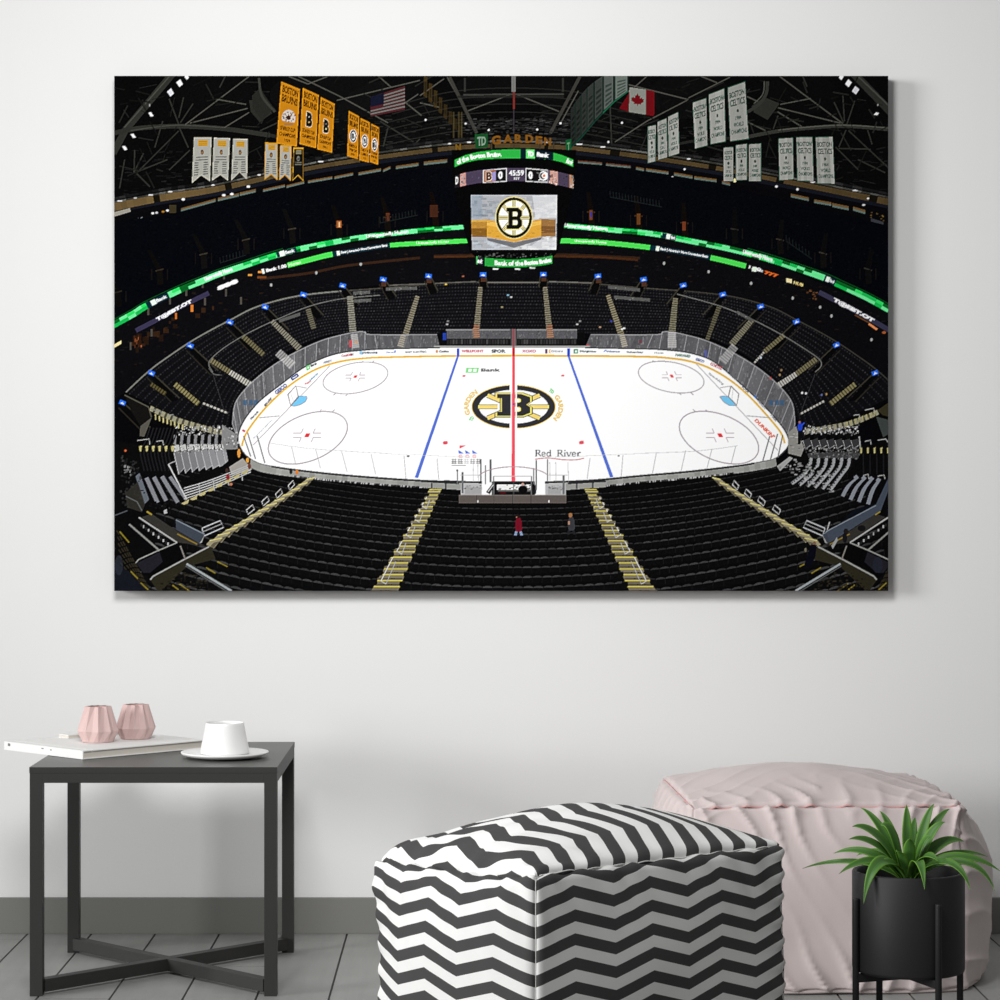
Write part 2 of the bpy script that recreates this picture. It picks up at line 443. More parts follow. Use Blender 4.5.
# --- pink pouf
def ridge(t): return (1 - abs(math.sin(t))) ** 2
def pink_wr(a, b, c, p, n, P):
    dx, dy, dz = edge_d(a, b, c, P)
    h = 0.008 * nz(p, 4, 1.3) + 0.003 * nz(p, 11, 6.0)
    if c > 0.999:
        df = dy if b < 0 else 1.0
        m = 0.5 + 0.9 * nz(p, 6, 2.2)
        h += 0.014 * max(0.15, m) * math.exp(-df / 0.09) * (ridge(PI * (p.x + 0.45 * (p.y + 0.3) * (1 if p.x < 0 else -1)) / 0.062 + 2.2 * nz(p, 7, 0.4)) - 0.35)
        de = dx
        h += (0.010 if b < 0.2 else 0.010 * max(0.2, 1 - (b - 0.2) * 1.4)) * math.exp(-de / 0.09) * (ridge(PI * (p.y * 0.8 + 0.7 * abs(p.x)) / 0.075 + 2 * nz(p, 6, 3.0)) - 0.35)
        h += -0.006 * math.exp(-(min(dx, dy) / 0.007) ** 2)
    elif b < -0.999:
        m = 0.5 + 0.9 * nz(p, 6, 7.0)
        h += 0.015 * max(0.25, m) * math.exp(-dz / 0.07) * (ridge(PI * (p.x + 0.5 * p.z * (1 if p.x < 0.05 else -0.6)) / 0.055 + 2.0 * nz(p, 7, 1.4)) - 0.35)
        # long slack folds over the panel
        h += 0.0045 * (ridge(2.2 * PI * (p.z * 2.2 + 0.9 * p.x) + 4.0 * nz(p, 3.2, 5.0)) - 0.3) * max(0, 0.4 + nz(p, 4, 2.0))
        h += 0.006 * math.exp(-dx / 0.05) * (ridge(PI * (p.z + 0.5 * abs(p.x)) / 0.055 + 2 * nz(p, 7, 6.0)) - 0.35)
        h += -0.006 * math.exp(-(dz / 0.007) ** 2) - 0.004 * math.exp(-(dx / 0.006) ** 2)
    elif abs(a) > 0.999:
        h += 0.010 * math.exp(-dy / 0.12) * (ridge(PI * (p.z + 0.3 * p.y) / 0.075 + 2.2 * nz(p, 6, 4.0)) - 0.35)
        h += 0.006 * math.exp(-dz / 0.06) * (ridge(PI * p.y / 0.06 + 2 * nz(p, 7, 8.0)) - 0.35)
        h += -0.004 * math.exp(-(dy / 0.006) ** 2) - 0.004 * math.exp(-(dz / 0.006) ** 2)
    return h
PW, PD, PH = 0.545, 0.50, 0.372
def pink_edit(a, b, c, p):
    return p
PP = Pouf(PW, PD, PH, 0.014, dict(right=0.105, left=0.060, front=0.035, back=0.03, top=0.050, low=0.2, edit=pink_edit), pink_wr)
M_pinkfab = mat('blush_cotton', rgb(200, 187, 185), 0.72, 0.22, noise_scale=5, noise_amt=0.02, bump=0.08, bump_scale=700, sheen=0.15)
M_pinkseam = mat('rose_seam_piping', rgb(196, 150, 148), 0.8, 0.1)
th2 = math.radians(2.5)
pp = thing('pouf', 'wrinkled blush pink fabric pouf against the wall behind the planter', 'pouf', pouf_origin(0.423, 5.06, PW, PD, th2), th2)
PP.build('cushion_cover', M_pinkfab, pp, 130)
loop = [(-1 + 2 * i / NS, -1, 1) for i in range(NS)] + [(1, -1 + 2 * i / NS, 1) for i in range(NS)] + [(1 - 2 * i / NS, 1, 1) for i in range(NS)] + [(-1, 1 - 2 * i / NS, 1) for i in range(NS + 1)]
bm = bmesh.new(); tube(bm, PP.edge_path(loop, 0.0006), 0.0019, 6)
obj('top_piping', bm, M_pinkseam, pp, None, True)
for sx in (-1, 1):
    bm = bmesh.new(); tube(bm, PP.edge_path([(sx, -1, 0.97 - 1.94 * i / NS) for i in range(NS + 1)], 0.0004), 0.0014, 6)
    obj('corner_seam', bm, M_pinkfab, pp, None, True)

# ------------------------------------------------------------------ planter
M_pot = mat('black_planter_paint', rgb(36, 36, 37), 0.55, 0.3, noise_scale=200, noise_amt=0.04)
M_soil = mat('dark_potting_soil', rgb(28, 22, 18), 0.95, 0.05, noise_scale=90, noise_amt=0.5, bump=0.8, bump_scale=120)
def leaf_material():
    m = bpy.data.materials.new('green_leaf'); m.use_nodes = True
    nt = m.node_tree; b = nt.nodes['Principled BSDF']
    uv = nt.nodes.new('ShaderNodeUVMap'); uv.uv_map = 'UVMap'
    sep = nt.nodes.new('ShaderNodeSeparateXYZ'); nt.links.new(uv.outputs['UV'], sep.inputs[0])
    cr = nt.nodes.new('ShaderNodeValToRGB')
    e = cr.color_ramp.elements
    e[0].position = 0.0; e[0].color = rgb(106, 158, 48)
    e[1].position = 1.0; e[1].color = rgb(106, 158, 48)
    for p, c in ((0.13, rgb(78, 122, 48)), (0.47, rgb(63, 105, 46)), (0.5, rgb(82, 126, 60)), (0.53, rgb(63, 105, 46)), (0.87, rgb(78, 122, 48))):
        k = e.new(p); k.color = c
    nt.links.new(sep.outputs['X'], cr.inputs['Fac'])
    nt.links.new(cr.outputs['Color'], b.inputs['Base Color'])
    b.inputs['Roughness'].default_value = 0.45; b.inputs['Specular IOR Level'].default_value = 0.4
    b.inputs['Subsurface Weight'].default_value = 0.0
    return m
M_leaf = leaf_material()
PX, PY, PR = 0.7255, 4.303, 0.0930
zb, zt = 0.190, 0.3560
pl = thing('potted_plant', 'spiky green plant in a black cylindrical planter on a four legged stand', 'plant', (PX, PY, 0))
bm = bmesh.new()
lathe(bm, [(PR - 0.006, zb), (PR - 0.001, zb + 0.002), (PR, zb + 0.006), (PR, zt - 0.002), (PR - 0.0015, zt), (PR - 0.006, zt), (PR - 0.0075, zt - 0.002), (PR - 0.0075, zt - 0.028)], 96, True, False)
obj('pot', bm, M_pot, pl, None, True)
bm = bmesh.new()
lathe(bm, [(PR - 0.0078, zt - 0.024), (PR * 0.5, zt - 0.017), (0.012, zt - 0.014)], 48, False, True)
obj('soil', bm, M_soil, pl, None, True)
rr = PR + 0.0055
for k, az in enumerate((-70, 20, 110, 200)):
    a_ = math.radians(az)
    bm = bmesh.new(); x, y = rr * math.cos(a_), rr * math.sin(a_)
    tube(bm, [(x, y, 0), (x, y, 0.312), (x, y, 0.3145)], 0.0056, 16)
    obj('stand_leg', bm, M_pot, pl, None, True)
for k, az in enumerate((-70, 20)):
    bm = bmesh.new()
    if k == 0: add_box(bm, -rr, rr, -0.005, 0.005, zb - 0.014, zb, 0.001)
    else:
        add_box(bm, -rr, -0.0052, -0.005, 0.005, zb - 0.014, zb, 0.001)
        add_box(bm, 0.0052, rr, -0.005, 0.005, zb - 0.014, zb, 0.001)
    o = obj('stand_cross_bar', bm, M_pot, pl); o.rotation_euler = (0, 0, math.radians(az))

def leaf(tip, wmax, lift, root_r=0.010, droop=False, wpos=0.42):
    # tip: offset from the root (x right, y away, z up); lift: how far the blade arches above its chord
    tx, ty, tz = tip
    az = math.atan2(ty, tx); R = math.hypot(tx, ty)
    e = Vector((math.cos(az), math.sin(az), 0)); up0 = Vector((0, 0, 1))
    if droop: B_ = [root_r * e, .35 * R * e + .045 * up0, .85 * R * e + lift * up0, R * e + tz * up0]
    else: B_ = [root_r * e, (root_r + .22 * R) * e + (tz * .42 + lift) * up0, .72 * R * e + (tz * .86 + lift * .75) * up0, R * e + tz * up0]
    n, mw = 20, 6
    vs, fs, us = [], [], []
    for i in range(n + 1):
        s = i / n; m = 1 - s
        p = m ** 3 * B_[0] + 3 * s * m * m * B_[1] + 3 * s * s * m * B_[2] + s ** 3 * B_[3]
        d = (m * m * (B_[1] - B_[0]) + 2 * s * m * (B_[2] - B_[1]) + s * s * (B_[3] - B_[2])).normalized()
        side = Vector((-math.sin(az), math.cos(az), 0))
        side = (Matrix.Rotation(0.75 * math.cos(az), 3, d) @ side).normalized()
        up = side.cross(d).normalized()
        if up.dot(up0) < 0: up = -up
        prof = (s / wpos) ** 0.6 if s < wpos else max(0.0, 1 - ((s - wpos) / (1 - wpos)) ** 1.8)
        wdt = 0.9 * wmax * (0.45 + 0.55 * prof if s < wpos else prof)
        for j in range(mw + 1):
            q = j / mw * 2 - 1
            vs.append(p + side * (q * wdt / 2) + up * (abs(q) ** 1.4 * wdt * 0.13))
            us.append((j / mw, s))
    for i in range(n):
        for j in range(mw):
            a_ = i * (mw + 1) + j
            fs.append((a_, a_ + 1, a_ + mw + 2, a_ + mw + 1))
    me = bpy.data.meshes.new('leaf'); me.from_pydata(vs, [], fs)
    ul = me.uv_layers.new(name='UVMap')
    for p in me.polygons:
        for li in p.loop_indices: ul.data[li].uv = us[me.loops[li].vertex_index]
    o = obj('leaf', me, M_leaf, pl, (0, 0, zt - 0.016), True)
    so = o.modifiers.new('thickness', 'SOLIDIFY'); so.thickness = 0.0009; so.offset = -1
    return o
# u, v: where the tip stands in elevation (sideways, up), dep: how far behind (+) or before (-) the stem
K = 1 / 600.0
def L_(u, v, dep, wmax, lift, droop=False, wpos=0.42):
    leaf(((u - 905) * K, dep, (880.0 - v) * K), wmax, lift, 0.010, droop, wpos)
L_(905, 806, 0.020, 0.019, 0.002, False, 0.45)
L_(934, 806, 0.030, 0.019, 0.006)
L_(951, 812, 0.040, 0.019, 0.014)
L_(943, 823, 0.010, 0.021, 0.018)
L_(881, 815, 0.050, 0.018, 0.010)
L_(861, 811, 0.040, 0.018, 0.012)
L_(847, 825, -0.020, 0.026, 0.024)
L_(842, 836, -0.040, 0.023, 0.022)
L_(877, 826, 0.000, 0.024, 0.032)
L_(833, 856, 0.030, 0.019, 0.028)
L_(804, 874, 0.060, 0.013, 0.030)
L_(831, 869, -0.055, 0.019, 0.038)
L_(853, 897, -0.080, 0.027, 0.064, True)
L_(910, 880, -0.108, 0.021, 0.060, True)
L_(903, 836, -0.035, 0.024, 0.004, False, 0.5)
L_(964, 844, 0.030, 0.024, 0.028)
L_(995, 870, -0.020, 0.019, 0.046)
L_(991, 862, 0.060, 0.015, 0.030)
L_(985, 886, -0.050, 0.017, 0.052, True)
L_(957, 882, -0.085, 0.019, 0.056, True)
L_(868, 864, -0.060, 0.023, 0.026)
L_(928, 856, -0.060, 0.024, 0.028)
L_(926, 836, -0.02, 0.023, 0.020)
L_(858, 860, 0.05, 0.021, 0.028)
L_(888, 848, -0.05, 0.023, 0.014)
L_(918, 822, 0.06, 0.019, 0.006)

# ------------------------------------------------------------------ the canvas print
PRINT_GAIN = 0.84
S_C = 453.0
CX0, CX1, CZ0, CZ1 = (114 - 473) / S_C, (888.5 - 473) / S_C, 1 - (591 - 484) / S_C, 1 + (484 - 75.6) / S_C
CYF = WALL - 0.046
cv = thing('canvas_print', 'large wide canvas print of an ice hockey arena hanging on the white wall', 'picture', ((CX0 + CX1) / 2, WALL, (CZ0 + CZ1) / 2))
ox, oz = (CX0 + CX1) / 2, (CZ0 + CZ1) / 2
M_cvs = mat('dark_canvas_edge', rgb(14, 14, 15), 0.9, 0.05, bump=0.1, bump_scale=900)
box_obj('stretched_canvas', (CX0 - ox, CX1 - ox, CYF + 0.0025 - WALL, -0.0005, CZ0 - oz, CZ1 - oz), M_cvs, cv, 0.001)
# The printed picture: drawn here as vector art (polygons, lines, lettering) into a fine colour grid,
# which becomes the vertex colours of one flat sheet lying on the canvas.
import numpy as np
Q = 3                                            # drawing cells per print unit
PW_, PH_ = 774.5, 515.4
GW, GH = 1161, 773
BW_, BH_ = GW * 2, GH * 2
buf = np.full((BH_, BW_, 3), 9.0, np.float32)
rg = random.Random(3)
def U(p): return ((p[0] - 114) * BW_ / PW_, (p[1] - 75.6) * BH_ / PH_)
def C3(c): return (c, c, c) if isinstance(c, (int, float)) else c

def poly(pts, c, a=1.0):
    P = [U(p) for p in pts]; c = np.array(C3(c), np.float32)
    ys = [p[1] for p in P]
    y0, y1 = max(0, int(math.floor(min(ys)))), min(BH_ - 1, int(math.ceil(max(ys))))
    n = len(P); E = [(P[i], P[(i + 1) % n]) for i in range(n) if P[i][1] != P[(i + 1) % n][1]]
    for y in range(y0, y1 + 1):
        yc = y + 0.5
        xs = sorted(p[0] + (yc - p[1]) * (q[0] - p[0]) / (q[1] - p[1]) for p, q in E if (p[1] <= yc) != (q[1] <= yc))
        for xa, xb in zip(xs[::2], xs[1::2]):
            i, j = max(0, int(round(xa))), min(BW_, int(round(xb)))
            if j > i:
                if a >= 1: buf[y, i:j] = c
                else: buf[y, i:j] += (c - buf[y, i:j]) * a

def line(p, q, w, c, a=1.0):
    dx, dy = q[0] - p[0], q[1] - p[1]; L = math.hypot(dx, dy)
    if L < 1e-6: return
    nx, ny = -dy / L * w / 2, dx / L * w / 2
    poly([(p[0] + nx, p[1] + ny), (q[0] + nx, q[1] + ny), (q[0] - nx, q[1] - ny), (p[0] - nx, p[1] - ny)], c, a)

def offs(pts, d):
    out = []
    for i, p in enumerate(pts):
        a, b = pts[max(i - 1, 0)], pts[min(i + 1, len(pts) - 1)]
        dx, dy = b[0] - a[0], b[1] - a[1]; L = math.hypot(dx, dy) or 1
        out.append((p[0] - dy / L * d, p[1] + dx / L * d))
    return out

def pline(pts, w, c, a=1.0):
    A, B = offs(pts, -w / 2), offs(pts, w / 2)
    for i in range(len(pts) - 1): poly([A[i], A[i + 1], B[i + 1], B[i]], c, a)

def sp(pts, n=8):
    out = []
    for i in range(len(pts) - 1):
        p0, p1, p2, p3 = pts[max(i - 1, 0)], pts[i], pts[i + 1], pts[min(i + 2, len(pts) - 1)]
        for k in range(n):
            t = k / n
            out.append(tuple(0.5 * (2 * p1[j] + (p2[j] - p0[j]) * t + (2 * p0[j] - 5 * p1[j] + 4 * p2[j] - p3[j]) * t * t + (3 * p1[j] - p0[j] - 3 * p2[j] + p3[j]) * t ** 3) for j in (0, 1)))
    out.append(tuple(pts[-1]))
    return out

def arc(cx, cy, rx, ry, t0=0, t1=360, ph=0.0, n=48):
    return [(cx + rx * math.cos(math.radians(t0 + (t1 - t0) * k / n)), cy + ry * math.sin(math.radians(t0 + (t1 - t0) * k / n + ph))) for k in range(n + 1)]
def ell(cx, cy, rx, ry, c, a=1.0): poly(arc(cx, cy, rx, ry)[:-1], c, a)
def rect(x0, y0, x1, y1, c, a=1.0): poly([(x0, y0), (x1, y0), (x1, y1), (x0, y1)], c, a)

def at(pts, t):
    """point at arc-length fraction t of a polyline"""
    d = [0.0]
    for p, q in zip(pts, pts[1:]): d.append(d[-1] + math.hypot(q[0] - p[0], q[1] - p[1]))
    s = t * d[-1]
    for i in range(len(pts) - 1):
        if s <= d[i + 1] or i == len(pts) - 2:
            f = (s - d[i]) / max(1e-9, d[i + 1] - d[i]); p, q = pts[i], pts[i + 1]
            return (p[0] + (q[0] - p[0]) * f, p[1] + (q[1] - p[1]) * f)
def sub(pts, t0, t1, n=10): return [at(pts, t0 + (t1 - t0) * k / n) for k in range(n + 1)]
def lerp(p, q, t): return (p[0] + (q[0] - p[0]) * t, p[1] + (q[1] - p[1]) * t)
def inside(p, P):
    r = False
    for i in range(len(P)):
        a, b = P[i], P[i - 1]
        if (a[1] > p[1]) != (b[1] > p[1]) and p[0] < (b[0] - a[0]) * (p[1] - a[1]) / (b[1] - a[1]) + a[0]: r = not r
    return r
def speck(P, n, sx, sy, lo, hi, a=1.0, tint=(1, 1, 1)):
    x0, x1 = min(p[0] for p in P), max(p[0] for p in P); y0, y1 = min(p[1] for p in P), max(p[1] for p in P)
    for _ in range(n):
        p = (rg.uniform(x0, x1), rg.uniform(y0, y1))
        if inside(p, P):
            w, h, g = sx * rg.uniform(.5, 1.4), sy * rg.uniform(.5, 1.4), rg.uniform(lo, hi)
            rect(p[0], p[1], p[0] + w, p[1] + h, (g * tint[0], g * tint[1], g * tint[2]), a)

_glyph = {}
def glyphs(s, bold):
    if (s, bold) not in _glyph:
        cu = bpy.data.curves.new('lettering', 'FONT'); cu.body = s; cu.size = 1.0; cu.offset = bold; cu.resolution_u = 3
        to = bpy.data.objects.new('lettering', cu); COL.objects.link(to)
        dg = bpy.context.evaluated_depsgraph_get(); ev = to.evaluated_get(dg); me = ev.to_mesh()
        V = [(v.co.x, v.co.y) for v in me.vertices]; F = [tuple(p.vertices) for p in me.polygons]
        ev.to_mesh_clear(); bpy.data.objects.remove(to); bpy.data.curves.remove(cu)
        x0, x1 = min(v[0] for v in V), max(v[0] for v in V); y0, y1 = min(v[1] for v in V), max(v[1] for v in V)
        _glyph[(s, bold)] = ([((x - x0) / (x1 - x0), (y - y0) / (y1 - y0)) for x, y in V], F)
    return _glyph[(s, bold)]
def text(s, quad, c, bold=0.015):
    """lettering stretched into the four corners TL, TR, BR, BL"""
    V, F = glyphs(s, bold); a, b, d, e = quad
    M = [lerp(lerp(e, d, u), lerp(a, b, u), v) for u, v in V]
    for f in F: poly([M[i] for i in f], c)
def tbox(s, x, y, w, h, c, rot=0.0, bold=0.015, shear=0.0):
    r = math.radians(rot); ca, sa = math.cos(r), math.sin(r)
    q = [(x + u * ca - v * sa, y + u * sa + v * ca) for u, v in ((-w / 2 + shear, -h / 2), (w / 2 + shear, -h / 2), (w / 2 - shear, h / 2), (-w / 2 - shear, h / 2))]
    text(s, q, c, bold)
def tpath(s, pts, h, c, bold=0.015, off=0.0):
    """lettering bent along a path, its middle on the path"""
    V, F = glyphs(s, bold); M = []
    for u, v in V:
        p = at(pts, u); a_, b_ = at(pts, max(0, u - .02)), at(pts, min(1, u + .02))
        dx, dy = b_[0] - a_[0], b_[1] - a_[1]; L = math.hypot(dx, dy) or 1
        d = (v - .5) * h + off; M.append((p[0] + dy / L * d, p[1] - dx / L * d))
    for f in F: poly([M[k] for k in f], c)
def Z(ox_, oy_, k): return lambda *v: [(ox_ + v[i] / k, oy_ + v[i + 1] / k) for i in range(0, len(v), 2)]
t1, t2, t3, t4, t5 = Z(110, 70, 6.25), Z(260, 70, 6.25), Z(420, 70, 6.25), Z(570, 70, 6.25), Z(730, 70, 6.25)
l1, l2, m1, r1, r2 = Z(110, 210, 6.25), Z(260, 210, 6.25), Z(430, 170, 6.25), Z(570, 210, 6.25), Z(730, 210, 6.25)
a1, a2, a3, a4, a5 = Z(110, 330, 6.25), Z(110, 440, 6.25), Z(230, 330, 6.25), Z(640, 330, 6.25), Z(740, 330, 6.25)
a6, i1, f1 = Z(740, 440, 6.25), Z(420, 325, 1000 / 190), Z(420, 460, 1000 / 180)
z5 = Z(360, 60, 1000 / 280)
FULL = [(113, 75), (889, 75), (889, 592), (113, 592)]
def mir(pts, s=1027.0): return [(s - x, y) for x, y in pts]

# ---- roof -------------------------------------------------------------------------------------
poly(FULL, (8, 8, 10))
roof = [(113, 75), (889, 75), (889, 205), (780, 182), (660, 160), (510, 150), (370, 160), (250, 185), (113, 210)]
poly(roof, (9, 9, 9))
for cx_, cy_, w_, h_, g_ in ((330, 95, 60, 26, 26), (395, 120, 60, 40, 24), (512, 88, 60, 16, 27), (600, 110, 60, 50, 24), (690, 95, 40, 24, 26), (215, 95, 40, 20, 18), (800, 95, 40, 20, 18)):
    ell(cx_, cy_, w_, h_, (g_ * .8, g_ * .8, g_ * .78), 0.3)
speck([(300, 120), (470, 110), (560, 110), (720, 120), (720, 160), (520, 146), (300, 168)], 620, 5, .8, 28, 62, .5, (1, 1, .97))
speck([(300, 120), (470, 110), (560, 110), (720, 120), (720, 160), (520, 146), (300, 168)], 420, 4, 2, 2, 10, .7)
speck([(113, 150), (310, 150), (310, 176), (113, 204)], 160, 6, .8, 25, 48, .5)
speck([(700, 150), (889, 150), (889, 200), (720, 168)], 160, 6, .8, 25, 48, .5)
# rafters and truss members
for k_ in range(6):
    y_ = 92 + 8 * k_
    pline(sp([(395 - 3 * k_, y_ + 14), (450, y_), (512, y_ - 4), (575, y_), (632 + 3 * k_, y_ + 14)], 6), 1.0, (40, 40, 38), .75)
pline(t1(395, 20, 100, 370, 20, 520), 7, (46, 46, 42)); pline(t1(372, 40, 90, 360), 1.2, (70, 70, 64))
pline(t5(770, 20, 1010, 268), 8, (44, 44, 41)); pline(t5(800, 40, 1000, 230), 1.2, (72, 72, 66))
pline(sp(t1(20, 395, 200, 362, 450, 352, 720, 368, 1000, 408), 6), 4.6, (44, 44, 40)); pline(sp(t1(130, 378, 300, 355, 450, 345, 720, 360), 6), 1, (66, 66, 60))
pline(sp(t1(1000, 408, 1300, 470), 4), 3.4, (36, 36, 33))
pline(sp(t5(110, 418, 300, 382, 500, 362, 720, 350, 1000, 372), 6), 3.6, (50, 50, 46)); pline(sp(t5(300, 376, 500, 356, 720, 345, 1000, 362), 6), 1, (84, 84, 76))
pline(sp(t4(600, 480, 800, 440, 1110, 420), 4), 2.6, (34, 34, 32))
for q in (t1(870, 40, 470, 342), t1(660, 182, 850, 215), t1(500, 332, 860, 240), t1(715, 360, 870, 265), t5(310, 40, 705, 335), t5(505, 178, 315, 215), t5(300, 236, 690, 332), t5(295, 260, 450, 355), t5(110, 325, 225, 380), t5(105, 165, 180, 200),
          t2(420, 42, 300, 88), t2(1000, 65, 480, 190), t2(740, 38, 820, 108), t2(240, 40, 500, 165), t2(500, 165, 800, 330), t2(990, 150, 900, 210), t2(905, 200, 1010, 285), t2(300, 88, 180, 40),
          t3(300, 255, 560, 155), t3(610, 155, 870, 260), t3(170, 45, 290, 260), t3(990, 130, 880, 330), t4(480, 40, 400, 110), t4(360, 90, 740, 185), t4(820, 40, 920, 80), t4(740, 185, 480, 320), t4(1000, 45, 740, 175), t4(480, 320, 280, 450), t3(0, 205, 130, 235), t3(0, 160, 150, 55)):
    line(q[0], q[1], 1.1, (84, 83, 76), .85)
for q in (t1(720, 40, 685, 110), t1(460, 170, 430, 300), t1(520, 210, 440, 330), t1(370, 180, 430, 340), t1(430, 352, 490, 485), t1(330, 320, 280, 485), t1(60, 740, 92, 560), t1(180, 632, 360, 560), t1(430, 380, 170, 640), t1(500, 500, 370, 625), t1(210, 520, 150, 640), t1(160, 640, 250, 730), t1(155, 500, 150, 640),
          t5(455, 40, 482, 105), t5(725, 375, 680, 482), t5(860, 375, 888, 465), t5(660, 482, 800, 622), t5(800, 560, 970, 642), t5(740, 378, 1000, 620), t5(650, 200, 710, 330), t5(705, 160, 715, 320), t5(780, 190, 730, 340), t5(300, 285, 270, 370), t5(680, 490, 880, 495), t4(250, 200, 260, 460),
          t2(0, 380, 130, 320), t2(0, 130, 100, 260), t2(750, 320, 960, 450), t2(800, 360, 770, 480), t2(1000, 430, 960, 470)):
    line(q[0], q[1], 1.3, (47, 47, 43), .9)
pline(t3(185, 45, 355, 395), 3.2, (56, 55, 50)); pline(t3(1000, 40, 815, 395), 3.2, (56, 55, 50))
pline(t3(270, 155, 900, 150), 1.6, (58, 58, 54)); rect(458, 95.5, 564, 98, (34, 34, 32), .8)
for x_ in (464, 562): rect(x_, 78, x_ + 2, 92, (46, 46, 42))
rect(511.6, 75, 515.6, 92, (110, 110, 108)); rect(512.8, 92, 515, 109, (105, 42, 38)); rect(513.2, 109, 514.2, 134, (70, 60, 70), .7)
speck(t3(240, 300, 950, 300, 930, 400, 260, 400), 260, 3.4, .8, 30, 95, .55)
rq = random.Random(21)
for zx0, zx1, zy0, zy1, n_ in ((116, 262, 80, 196, 70), (740, 886, 80, 190, 70), (262, 440, 80, 160, 60), (590, 745, 80, 165, 60)):
    for _ in range(n_):
        x_, y_ = rq.uniform(zx0, zx1), rq.uniform(zy0, zy1); an = math.radians(rq.choice((20, -24, 62, -58, 8, 110, -10)) + rq.uniform(-8, 8)); L_n = rq.uniform(5, 22)
        lim = 205 - (x_ - 114) * .17 if x_ < 460 else (146 + (x_ - 540) * .16)
        if y_ + L_n * abs(math.sin(an)) < lim - 8: line((x_, y_), (x_ + L_n * math.cos(an), y_ + L_n * math.sin(an)), rq.uniform(.6, 1.6), rq.choice(((24, 24, 22), (30, 30, 28), (38, 38, 35), (18, 18, 17))), .8)
# round ducts
poly(t1(870, 190, 960, 180, 1015, 270, 935, 325, 880, 260), (40, 40, 36)); poly([(252, 96), (260, 88), (268, 100), (274, 108), (262, 121), (253, 108)], (36, 36, 33))
pline(sp([(259, 78), (262, 96), (275, 112)], 6), 2.4, (56, 56, 51))
poly(t5(135, 225, 215, 170, 310, 210, 235, 312, 150, 265), (44, 44, 40)); pline(sp(t5(235, 70, 225, 150, 180, 215, 110, 262), 6), 3.2, (50, 50, 46)); pline(sp(t5(215, 70, 205, 150, 150, 210), 6), 1, (74, 74, 68))
# skylights / lamps at the corners
for x_, y_, s_, g_ in ((480, 44, 30, 235), (435, 82, 42, 240), (378, 140, 44, 215)):
    q = t1(x_ - s_ * .5, y_ - s_ * .1, x_ + s_ * .1, y_ - s_ * .58, x_ + s_ * .5, y_ + s_ * .15, x_, y_ + s_ * .6); poly(q, (g_, g_, g_ + 8))
for x_, y_ in ((255, 278), (145, 412), (92, 488)): poly(t1(x_ - 17, y_ - 12, x_ + 2, y_ - 14, x_ + 18, y_ + 10, x_, y_ + 14), (232, 232, 235))
rect(149, 104, 150.5, 106.5, 150)
for x_, y_, s_, g_ in ((695, 44, 32, 235), (740, 82, 42, 240), (785, 126, 46, 205)):
    poly(t5(x_ - s_ * .5, y_ + s_ * .15, x_ - s_ * .05, y_ - s_ * .58, x_ + s_ * .5, y_ - s_ * .1, x_ + s_ * .05, y_ + s_ * .6), (g_, g_, g_ + 6))
poly(t5(898, 280, 912, 264, 932, 268, 920, 284), 228); rect(877, 104, 878.5, 106, 130)
# tan fascia under the roof
tan = sp([(113, 207), (160, 198), (212, 190), (264, 178.5), (311, 168), (360, 160), (414, 152.5), (460, 147.5), (500, 145.7), (540, 146.5), (576, 148.5), (648, 157.5), (716, 168), (762, 177), (824, 189), (889, 202)], 8)
pline(offs(tan, 5.5), 5, (20, 22, 30)); pline(offs(tan, 9), 5, (9, 9, 12))
N_ = len(tan)
for i in range(N_ - 1):
    x_ = tan[i][0]; w_ = 4.2 + 4.0 * max(0, (280 - x_) / 165) + 2.5 * max(0, (x_ - 760) / 130)
    k_ = .78 + .3 * max(0, 1 - abs(x_ - 150) / 120) + rg.uniform(-.05, .05)
    if i % 11 == 7: k_ = .2
    pline(tan[i:i + 2], w_, (98 * k_, 80 * k_, 50 * k_))
up = offs(tan, -4.6)
for i in range(0, N_ - 1):
    g_ = rg.choice((48, 60, 75, 90, 60)); pline(up[i:i + 2], 1.7, (g_, g_, g_ - 3))
up2 = offs(tan, -8)
for i in range(0, N_ - 1): pline(up2[i:i + 2], 2.4, rg.choice((22, 30, 40, 16)))
for t_ in (.01, .03, .05, .075, .13, .19, .27, .33, .435, .46, .56, .6, .63, .69, .74, .83, .9, .955):
    p = at(up, t_); ell(p[0], p[1], rg.uniform(1.4, 3.4), .8, 205, .85)
poly(t1(20, 890, 125, 862, 130, 885, 30, 915), (150, 146, 135)); 
# row of lit boxes under the fascia
for f, segs in ((t1, ((445, 872, 660, 812, 14), (675, 808, 805, 778, 15), (810, 775, 912, 752, 15))),
                (t2, ((20, 752, 155, 722, 12), (165, 728, 275, 700, 12), (300, 698, 450, 672, 12), (465, 672, 582, 648, 12), (615, 648, 755, 622, 13), (770, 628, 815, 608, 12), (850, 608, 990, 588, 14))),
                (t3, ((25, 582, 170, 566, 16),)),
                (t4, ((50, 572, 200, 584, 12), (225, 588, 380, 604, 12), (412, 612, 462, 622, 13), (475, 622, 615, 642, 13), (650, 648, 765, 668, 14), (778, 672, 915, 690, 14), (950, 700, 1000, 712, 14))),
                (t5, ((380, 782, 492, 806, 16), (525, 818, 632, 836, 16), (640, 842, 740, 862, 18), (770, 864, 845, 886, 18)))):
    for x0_, y0_, x1_, y1_, h_ in segs:
        tp = (104, 78, 44) if f is not t4 or x0_ > 400 else (92, 58, 42)
        poly(f(x0_, y0_ - h_ * .6, x1_, y1_ - h_ * .6, x1_, y1_ + h_ * .1, x0_, y0_ + h_ * .1), tp)
        poly(f(x0_, y0_ + h_ * .1, x1_, y1_ + h_ * .1, x1_, y1_ + h_ * .8, x0_, y0_ + h_ * .8), (90, 106, 100))
for p in t1(712, 782, 762, 775, 865, 728, 458, 808): ell(p[0], p[1], 1.8, 1.3, 215)
